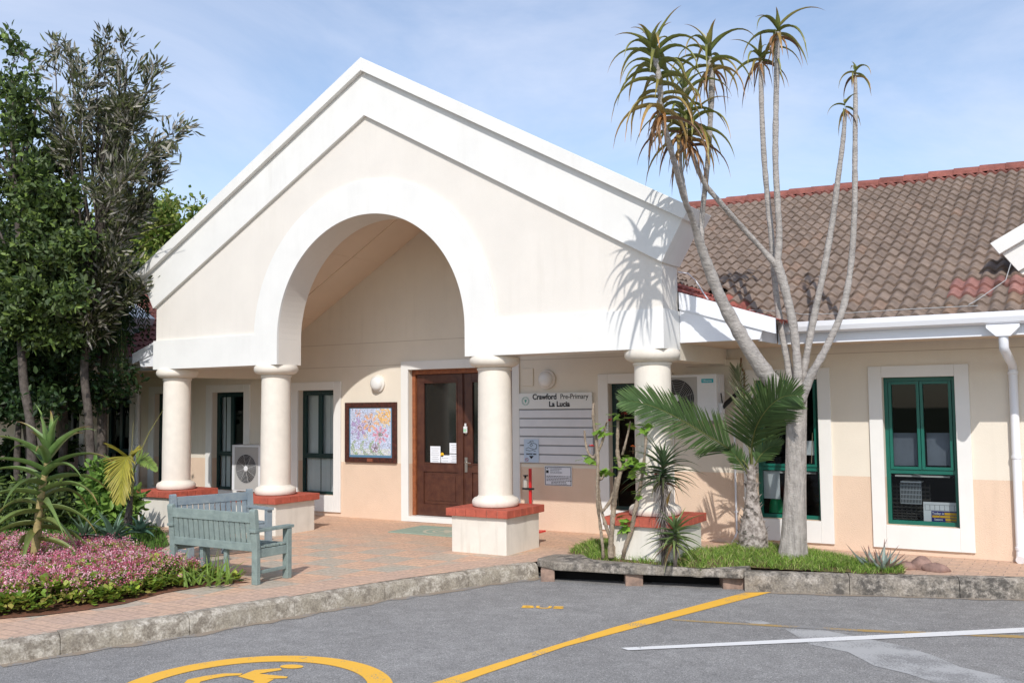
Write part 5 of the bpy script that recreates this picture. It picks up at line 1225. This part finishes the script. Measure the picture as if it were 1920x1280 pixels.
agave(158,1012,-1.9,16,.36,.06,'dusky agave partly behind the big arching aloe',(.09,.14,.08))
# ---- strap leaf clumps at the end of the flower bed
for k,(x,y,n,lab) in enumerate(((.62,-2.90,26,'strap leaf clump touching the near leg of the green bench'),(.42,-3.02,24,'strap leaf clump under the middle of the green bench'),(.20,-3.12,22,'strap leaf clump below the left half of the green bench'),(-.15,-3.0,22,'strap leaf clump at the far left foot of the green bench'),(-.75,-2.65,20,'strap leaf clump in the back edge of the flower bed'),(.05,-4.75,26,'strap leaf clump at the near left edge of the flower bed'),(-.25,-5.05,26,'strap leaf clump nearest the left edge of the picture'),(-.30,-4.25,22,'strap leaf clump at the foot of the arching aloe'))):
    t=thing('strap_leaf_plant',lab,'plant',(x,y,.01),'strap leaf clumps in the flower bed'); m=MB()
    for q in range(n):
        cc=np.array((.27,.40,.08) if k<5 else (.12,.26,.07))*random.uniform(.75,1.3); blade(m,(x+random.uniform(-.17,.17),y+random.uniform(-.10,.10),.02),random.uniform(0,6.28),random.uniform(.7,1.45),random.uniform(.20,.36),.024,1.1,6,cc*.9,cc,chan=.3)
    m.build('leaves',LEAF,t)
# ---- flowering ground cover
def groundcover():
    P=scatter(BED,6000); 
    D=np.full(len(P),9.)
    e=[(np.array(BED[i]),np.array(BED[(i+1)%len(BED)])) for i in range(len(BED))]
    for a,b in e:
        ab=b-a; tt=np.clip(((P-a)@ab)/(ab@ab),0,1); D=np.minimum(D,np.linalg.norm(P-(a+tt[:,None]*ab),axis=1))
    H=.055+.10*np.minimum(1,D/.22)+rng.uniform(-.03,.03,len(P))+.03*np.sin(P[:,0]*5+1)*np.sin(P[:,1]*4)
    V=[];F=[];C=[];k=0
    base=np.array([(.36,.46,.06),(.24,.37,.05),(.44,.50,.09),(.16,.27,.04),(.40,.36,.09)])
    for (x,y),h in zip(P,H):
        for r in range(9):
            th=rng.uniform(0,6.28); el=rng.uniform(-.2,1.0); L_=rng.uniform(.032,.062); hh=h*rng.uniform(.25,1.0) if r<3 else h
            d=np.array([math.cos(th)*math.cos(el),math.sin(th)*math.cos(el),math.sin(el)]); sd=np.array([-math.sin(th),math.cos(th),0]); p=np.array([x+rng.uniform(-.012,.012),y+rng.uniform(-.012,.012),hh+(rng.uniform(0,.035) if r>6 else 0)])+d*.008
            w_=L_*.42; n=np.cross(sd,d)
            V+=[p,p+d*L_*.45+sd*w_-n*.004,p+d*L_*.9+sd*w_*.75,p+d*L_*1.08-n*.006,p+d*L_*.9-sd*w_*.75,p+d*L_*.45-sd*w_-n*.004]; F.append((k,k+1,k+2,k+3)); F.append((k,k+3,k+4,k+5)); C+=[base[rng.integers(0,5)]*rng.uniform(.7,1.25)]*6; k+=6
    o=npmesh('flowering_ground_cover',V,F,np.array(C),LEAF); tag(o,'dense low yellow green ground cover with pink flower heads in the kerbside bed','ground cover',kind='stuff')
    V=[];F=[];C=[];k=0; pk=np.array([(.66,.22,.32),(.74,.36,.44),(.52,.12,.20),(.80,.50,.56),(.42,.10,.14)])
    sel=rng.random(len(P))<np.clip((D-.03)/.10,0,.78)
    for (x,y),h in zip(P[sel],H[sel]):
        cx_,cy_=x+rng.uniform(-.02,.02),y+rng.uniform(-.02,.02); zt2=h+rng.uniform(.04,.10); R_=rng.uniform(.02,.04); cbase=pk[rng.integers(0,5)]
        for q in range(16):
            p=np.array([cx_,cy_,zt2])+rng.normal(0,1,3)*np.array([R_,R_,R_*.55]); s_=rng.uniform(.0045,.009); a=rng.normal(0,1,3); a/=np.linalg.norm(a); b=np.cross(a,rng.normal(0,1,3)); b/=np.linalg.norm(b)
            V+=[p-a*s_,p-b*s_,p+a*s_,p+b*s_]; F.append((k,k+1,k+2,k+3)); C+=[cbase*rng.uniform(.75,1.35)]*4; k+=4
        V+=[(cx_-.002,cy_,h-.05),(cx_+.002,cy_,h-.05),(cx_+.0015,cy_,zt2),(cx_-.0015,cy_,zt2)]; F.append((k,k+1,k+2,k+3)); C+=[(.25,.10,.12)]*4; k+=4
    f=npmesh('flower_heads',V,F,np.array(C),FLOW); f.parent=o
groundcover()
# ---- trees on the left
def leaves(name,anchors,dirs,n_per,L_,Wd,spread,cols,parent,align=.6,droop=0.,material=LEAF):
    A=np.repeat(np.array(anchors),n_per,0); Dr=np.repeat(np.array(dirs),n_per,0); n=len(A)
    p=A+rng.normal(0,1,(n,3))*spread; d=Dr*align+rng.normal(0,1,(n,3))*(1-align); d[:,2]-=droop; d/=np.linalg.norm(d,axis=1)[:,None]
    r=rng.normal(0,1,(n,3)); sd=np.cross(d,r); sd/=np.linalg.norm(sd,axis=1)[:,None]; nn=np.cross(sd,d)
    l=(L_*rng.uniform(.6,1.25,n))[:,None]; w_=(Wd*rng.uniform(.7,1.2,n))[:,None]
    V=np.stack([p,p+d*l*.35+sd*w_+nn*w_*.3,p+d*l*.75+sd*w_*.7,p+d*l-nn*w_*.4,p+d*l*.75-sd*w_*.7,p+d*l*.35-sd*w_+nn*w_*.3],1).reshape(-1,3)
    i=np.arange(n)*6; F=np.concatenate([np.c_[i,i+1,i+2,i+3],np.c_[i,i+3,i+4,i+5]]); c=np.array(cols)[rng.integers(0,len(cols),n)]*rng.uniform(.7,1.3,(n,1))
    return npmesh(name,V,F,np.repeat(c,6,0),material,parent)
def limbs(mb,root,tips,r0,r1,wander=.12,n=8,anch=None,dirs=None,af=.35,per=10,twig=0,tl=.35):
    for tip in tips:
        tip=np.array(tip); a=np.array(root); Lg=np.linalg.norm(tip-a); P=[a]; off=rng.normal(0,1,3)*wander*Lg
        for k in range(1,n+1):
            f=k/n; P.append(a*(1-f)+tip*f+off*math.sin(math.pi*f)*.5+np.array([0,0,Lg*.10*math.sin(math.pi*f)])+rng.normal(0,.012,3)*Lg*.4)
        R=[r0*(1-k/n)+r1*k/n for k in range(n+1)]; mb.tube(P,R,7)
        if anch is not None:
            for j in range(per):
                q=rng.uniform(af,1)*n; k=int(min(q,n-1)); p=P[k]*(1-(q-k))+P[k+1]*(q-k); dd=unit(P[k+1]-P[k]); anch.append(p); dirs.append(dd)
                if twig:
                    for _ in range(twig):
                        d2=unit(dd*.8+rng.normal(0,.55,3)); e=p+d2*tl*rng.uniform(.4,1.1); mb.tube([p,(p+e)/2+rng.normal(0,.01,3),e],[.006,.004,.0015],4,cap=False)
                        for g in(.4,.7,1.): anch.append(p+(e-p)*g); dirs.append(d2)
def pts(L_,Y): return [onY(x,y,Y+random.uniform(-.45,.45)) for x,y in L_]
OL=[(.08,.10,.04),(.12,.13,.055),(.055,.065,.03),(.34,.32,.25),(.15,.17,.06),(.48,.45,.38)]
GR=[(.07,.115,.025),(.11,.17,.04),(.04,.07,.02),(.22,.31,.07),(.075,.12,.04),(.14,.19,.08)]
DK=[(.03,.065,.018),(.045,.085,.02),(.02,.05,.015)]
# feathery olive tree
YT=-.3
t=thing('feathery_tree','tall wispy olive and grey leaved tree leaning over the left end of the portico','tree',tuple(onY(150,958,YT)))
m=MB(); P,R=st([(176,965,YT,24),(174,920,YT,18),(170,850,YT,16),(166,780,YT,15),(158,700,YT,15),(162,640,YT,13),(170,560,YT,12),(180,500,YT,10),(185,430,YT,8),(188,350,YT,7),(195,250,YT,5)]); P,R=smooth(P,R,5); m.tube(P,R,12)
an=[];di_=[]
limbs(m,P[int(len(P)*.62)],pts([(108,60),(122,95),(95,190),(60,210),(150,115),(80,300),(130,250)],YT),.022,.004,anch=an,dirs=di_,per=12,twig=2,tl=.28,af=.35)
limbs(m,P[int(len(P)*.72)],pts([(205,60),(232,68),(218,85),(190,120),(262,120),(285,148),(270,190),(240,130),(240,200),(195,170)],YT),.02,.004,anch=an,dirs=di_,per=12,twig=2,tl=.26,af=.35)
limbs(m,P[int(len(P)*.60)],pts([(338,236),(300,262),(290,285)],YT),.016,.003,anch=an,dirs=di_,per=16,twig=2,tl=.22,af=.4)
limbs(m,P[int(len(P)*.52)],pts([(300,330),(280,370),(255,320),(240,390),(130,380),(250,260)],YT),.022,.004,anch=an,dirs=di_,per=20,twig=2,tl=.22,af=.3)
limbs(m,P[int(len(P)*.50)],pts([(330,420),(300,440)],YT),.012,.003,n=8)
limbs(m,P[int(len(P)*.45)],pts([(210,470),(150,450),(240,500),(120,520),(200,540),(90,480),(260,540)],YT),.022,.004,anch=an,dirs=di_,per=20,twig=2,tl=.24,af=.2)
m.build('trunk',BARKD,t,smooth=True)
leaves('crown',an,di_,4,.15,.016,.045,OL,t,align=.75)
# dense green tree at the left edge
YG=-.9
t=thing('leafy_tree','dense green broad leaved tree at the left edge of the picture','tree',tuple(onY(55,960,YG)))
m=MB(); P,R=st([(66,985,YG,20),(60,900,YG,17),(58,800,YG,17),(45,720,YG,16),(40,640,YG,15),(35,560,YG,13),(38,460,YG,16),(30,360,YG,12),(28,300,YG,9)]); P,R=smooth(P,R,5); m.tube(P,R,12)
an=[];di_=[]
limbs(m,P[int(len(P)*.9)],pts([(12,75),(30,88),(-40,120),(8,150),(60,240),(45,180),(-60,250)],YG),.025,.004,anch=an,dirs=di_,per=13,twig=1,tl=.22)
limbs(m,P[int(len(P)*.68)],pts([(110,290),(130,370),(90,420),(150,450),(-30,330),(-60,440),(20,260),(70,330),(120,480),(100,380),(60,300)],YG),.025,.004,anch=an,dirs=di_,per=17,twig=2,tl=.30)
limbs(m,P[int(len(P)*.5)],pts([(140,560),(60,520),(120,600),(20,480),(-40,540),(90,560),(155,520),(110,520),(0,560),(40,600),(130,630)],YG),.02,.004,anch=an,dirs=di_,per=20,twig=2,tl=.24,af=.2)
m.build('trunk',BARKD,t,smooth=True)
leaves('crown',an,di_,5,.115,.028,.065,GR,t,align=.45)
# darker background tree with two stems, nearer the wall
YD=.55
t=thing('shade_tree','dark leaved tree with slim leaning trunks close to the shaded wall','tree',tuple(onY(110,952,YD)))
m=MB()
for pl in([(118,960,YD,17),(116,900,YD,16),(120,800,YD,15),(115,700,YD,16),(112,600,YD,14),(105,520,YD,10)],[(62,955,YD,24),(60,850,YD,22),(48,760,YD,22),(42,700,YD,20),(30,600,YD,18)]):
    P,R=st(pl); P,R=smooth(P,R,5); m.tube(P,R,10)
an=[];di_=[]
limbs(m,onY(108,600,YD),pts([(60,480),(150,500),(200,560),(130,640),(60,640),(180,620),(-20,600),(100,420),(220,520),(20,520),(-50,500)],YD),.03,.005,anch=an,dirs=di_,per=34,twig=2,tl=.34,af=.2)
limbs(m,onY(35,620,YD),pts([(20,640),(80,640),(110,660),(-60,560),(-80,640),(-20,680),(30,480),(-60,420),(-90,300),(60,700),(0,420)],YD),.03,.005,anch=an,dirs=di_,per=34,twig=2,tl=.34,af=.2)
m.build('trunk',BARKD,t,smooth=True)
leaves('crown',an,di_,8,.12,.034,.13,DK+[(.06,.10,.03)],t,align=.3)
# low leafy screen that keeps the left wing in shade
t=thing('screen_tree','low branching dark tree whose crown screens the eaves at the far left','tree',(-6.9,-.1,0))
m=MB(); m.tube([(-6.9,-.1,0),(-6.95,-.1,.9),(-7.0,-.05,1.6)],[.06,.05,.04],8); an=[];di_=[]
limbs(m,(-7.0,-.05,1.5),[(-7+random.uniform(-2.3,2.3),-.25+random.uniform(-.7,.6),random.uniform(1.75,3.5)) for _ in range(34)],.025,.004,anch=an,dirs=di_,per=16,twig=2,tl=.32,af=.3)
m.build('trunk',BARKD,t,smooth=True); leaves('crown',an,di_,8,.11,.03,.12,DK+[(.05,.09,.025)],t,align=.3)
t=copytree(t); t.location.x-=3.1; t.location.y+=.25; t['label']='bushy dark tree outside the left edge, its branches reaching into the picture'
# dark palm with hanging fronds
YQ=.35
t=thing('drooping_palm','slim dark palm with hanging fronds beside the left end of the portico','palm',tuple(onY(192,945,YQ)))
m=MB(); P,R=st([(192,950,YQ,20),(191,850,YQ,18),(192,760,YQ,17),(196,690,YQ,15),(200,620,YQ,14),(205,560,YQ,12)]); P,R=smooth(P,R,5); m.tube(P,R,10); m.build('trunk',BARKD,t,smooth=True)
for dx,dy,ln in((70,-5,1),(60,40,1),(40,70,1),(-50,20,1),(-40,60,1),(20,90,1),(72,30,1),(-65,-10,1),(50,-30,1)):
    m=MB(); a=(205,560); mid=(a[0]+dx*.55,a[1]-38+dy*.25); e=(a[0]+dx,a[1]+dy); dY=random.uniform(-.4,.4)
    frond(m,[onY(*a,YQ),onY((a[0]+mid[0])/2,(a[1]+mid[1])/2-6,YQ+dY*.25),onY(*mid,YQ+dY*.5),onY((mid[0]+e[0])/2+6,(mid[1]+e[1])/2+4,YQ+dY*.8),onY(e[0]+4,e[1]+45,YQ+dY)],.26,.010,(.3,-.9,.3),n=34,c=(.035,.07,.02),c2=(.06,.11,.03),droopd=.9); m.build('frond',LEAF,t)
for x,y,lab in((130,640,'a'),(215,640,'b')):
    m=MB()
    for k in range(120): p=onY(x+random.uniform(-22,22),y+random.uniform(-30,30),YQ+random.uniform(-.2,.2)); blade(m,p,random.uniform(0,6.28),-1.2,random.uniform(.25,.5),.014,1.2,5,(.05,.08,.02),(.09,.11,.03))
    m.build('hanging_fronds',LEAF,t)
# undergrowth in the shade
def bush(name,label,cat,cx,cy,h,r,n,L_,Wd,cols,group=None):
    t=thing(name,label,cat,(cx,cy,0),group); m=MB(); an=[];di_=[]
    tips=[(cx+r*math.cos(a)*random.uniform(.4,1),cy+r*math.sin(a)*random.uniform(.4,1),h*random.uniform(.4,1)) for a in np.linspace(0,6.28,n)]
    limbs(m,(cx,cy,0),tips,.015,.003,anch=an,dirs=di_,per=14,twig=1,tl=.18,af=.2); m.build('stems',BARKD,t); leaves('foliage',an,di_,8,L_,Wd,.06,cols,t,align=.35); return t
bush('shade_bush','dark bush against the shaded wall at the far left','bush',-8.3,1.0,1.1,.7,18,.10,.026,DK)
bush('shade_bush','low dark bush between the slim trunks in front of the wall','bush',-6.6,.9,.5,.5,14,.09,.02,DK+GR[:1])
bush('shade_bush','leafy dark bush behind the big arching aloe','bush',-4.9,-1.2,.55,.55,16,.10,.022,GR)
bush('shade_bush','bright leaved seedling beside the yellowing palm and left column','bush',-3.35,-1.05,.85,.22,9,.13,.03,[(.14,.26,.05),(.20,.32,.06)])
# distant tree above the roof
t=thing('distant_tree','rounded yellow green tree rising behind the roof left of the portico','tree',(-21,14,0))
m=MB(); m.tube([(-21,14,0),(-21.1,14,4),(-21,14,6.2)],[.35,.3,.2],10); an=[];di_=[]
tips=[]
for k in range(60):
    x=random.uniform(150,400); top=368+18*abs(math.sin(x*.05))+(28 if x>385 else 0)+max(0,(240-x))*.15; y=random.uniform(top+8,520); tips.append(onY(x,y,14+random.uniform(-1.6,1.6)))
limbs(m,(-21,14,5.2),tips,.10,.02,anch=an,dirs=di_,per=16,twig=2,tl=.5,af=.5); m.build('trunk',BARKD,t)
leaves('crown',an,di_,7,.20,.055,.22,[(.22,.30,.05),(.30,.34,.08),(.12,.20,.03),(.16,.24,.04),(.34,.36,.10)],t,align=.2)
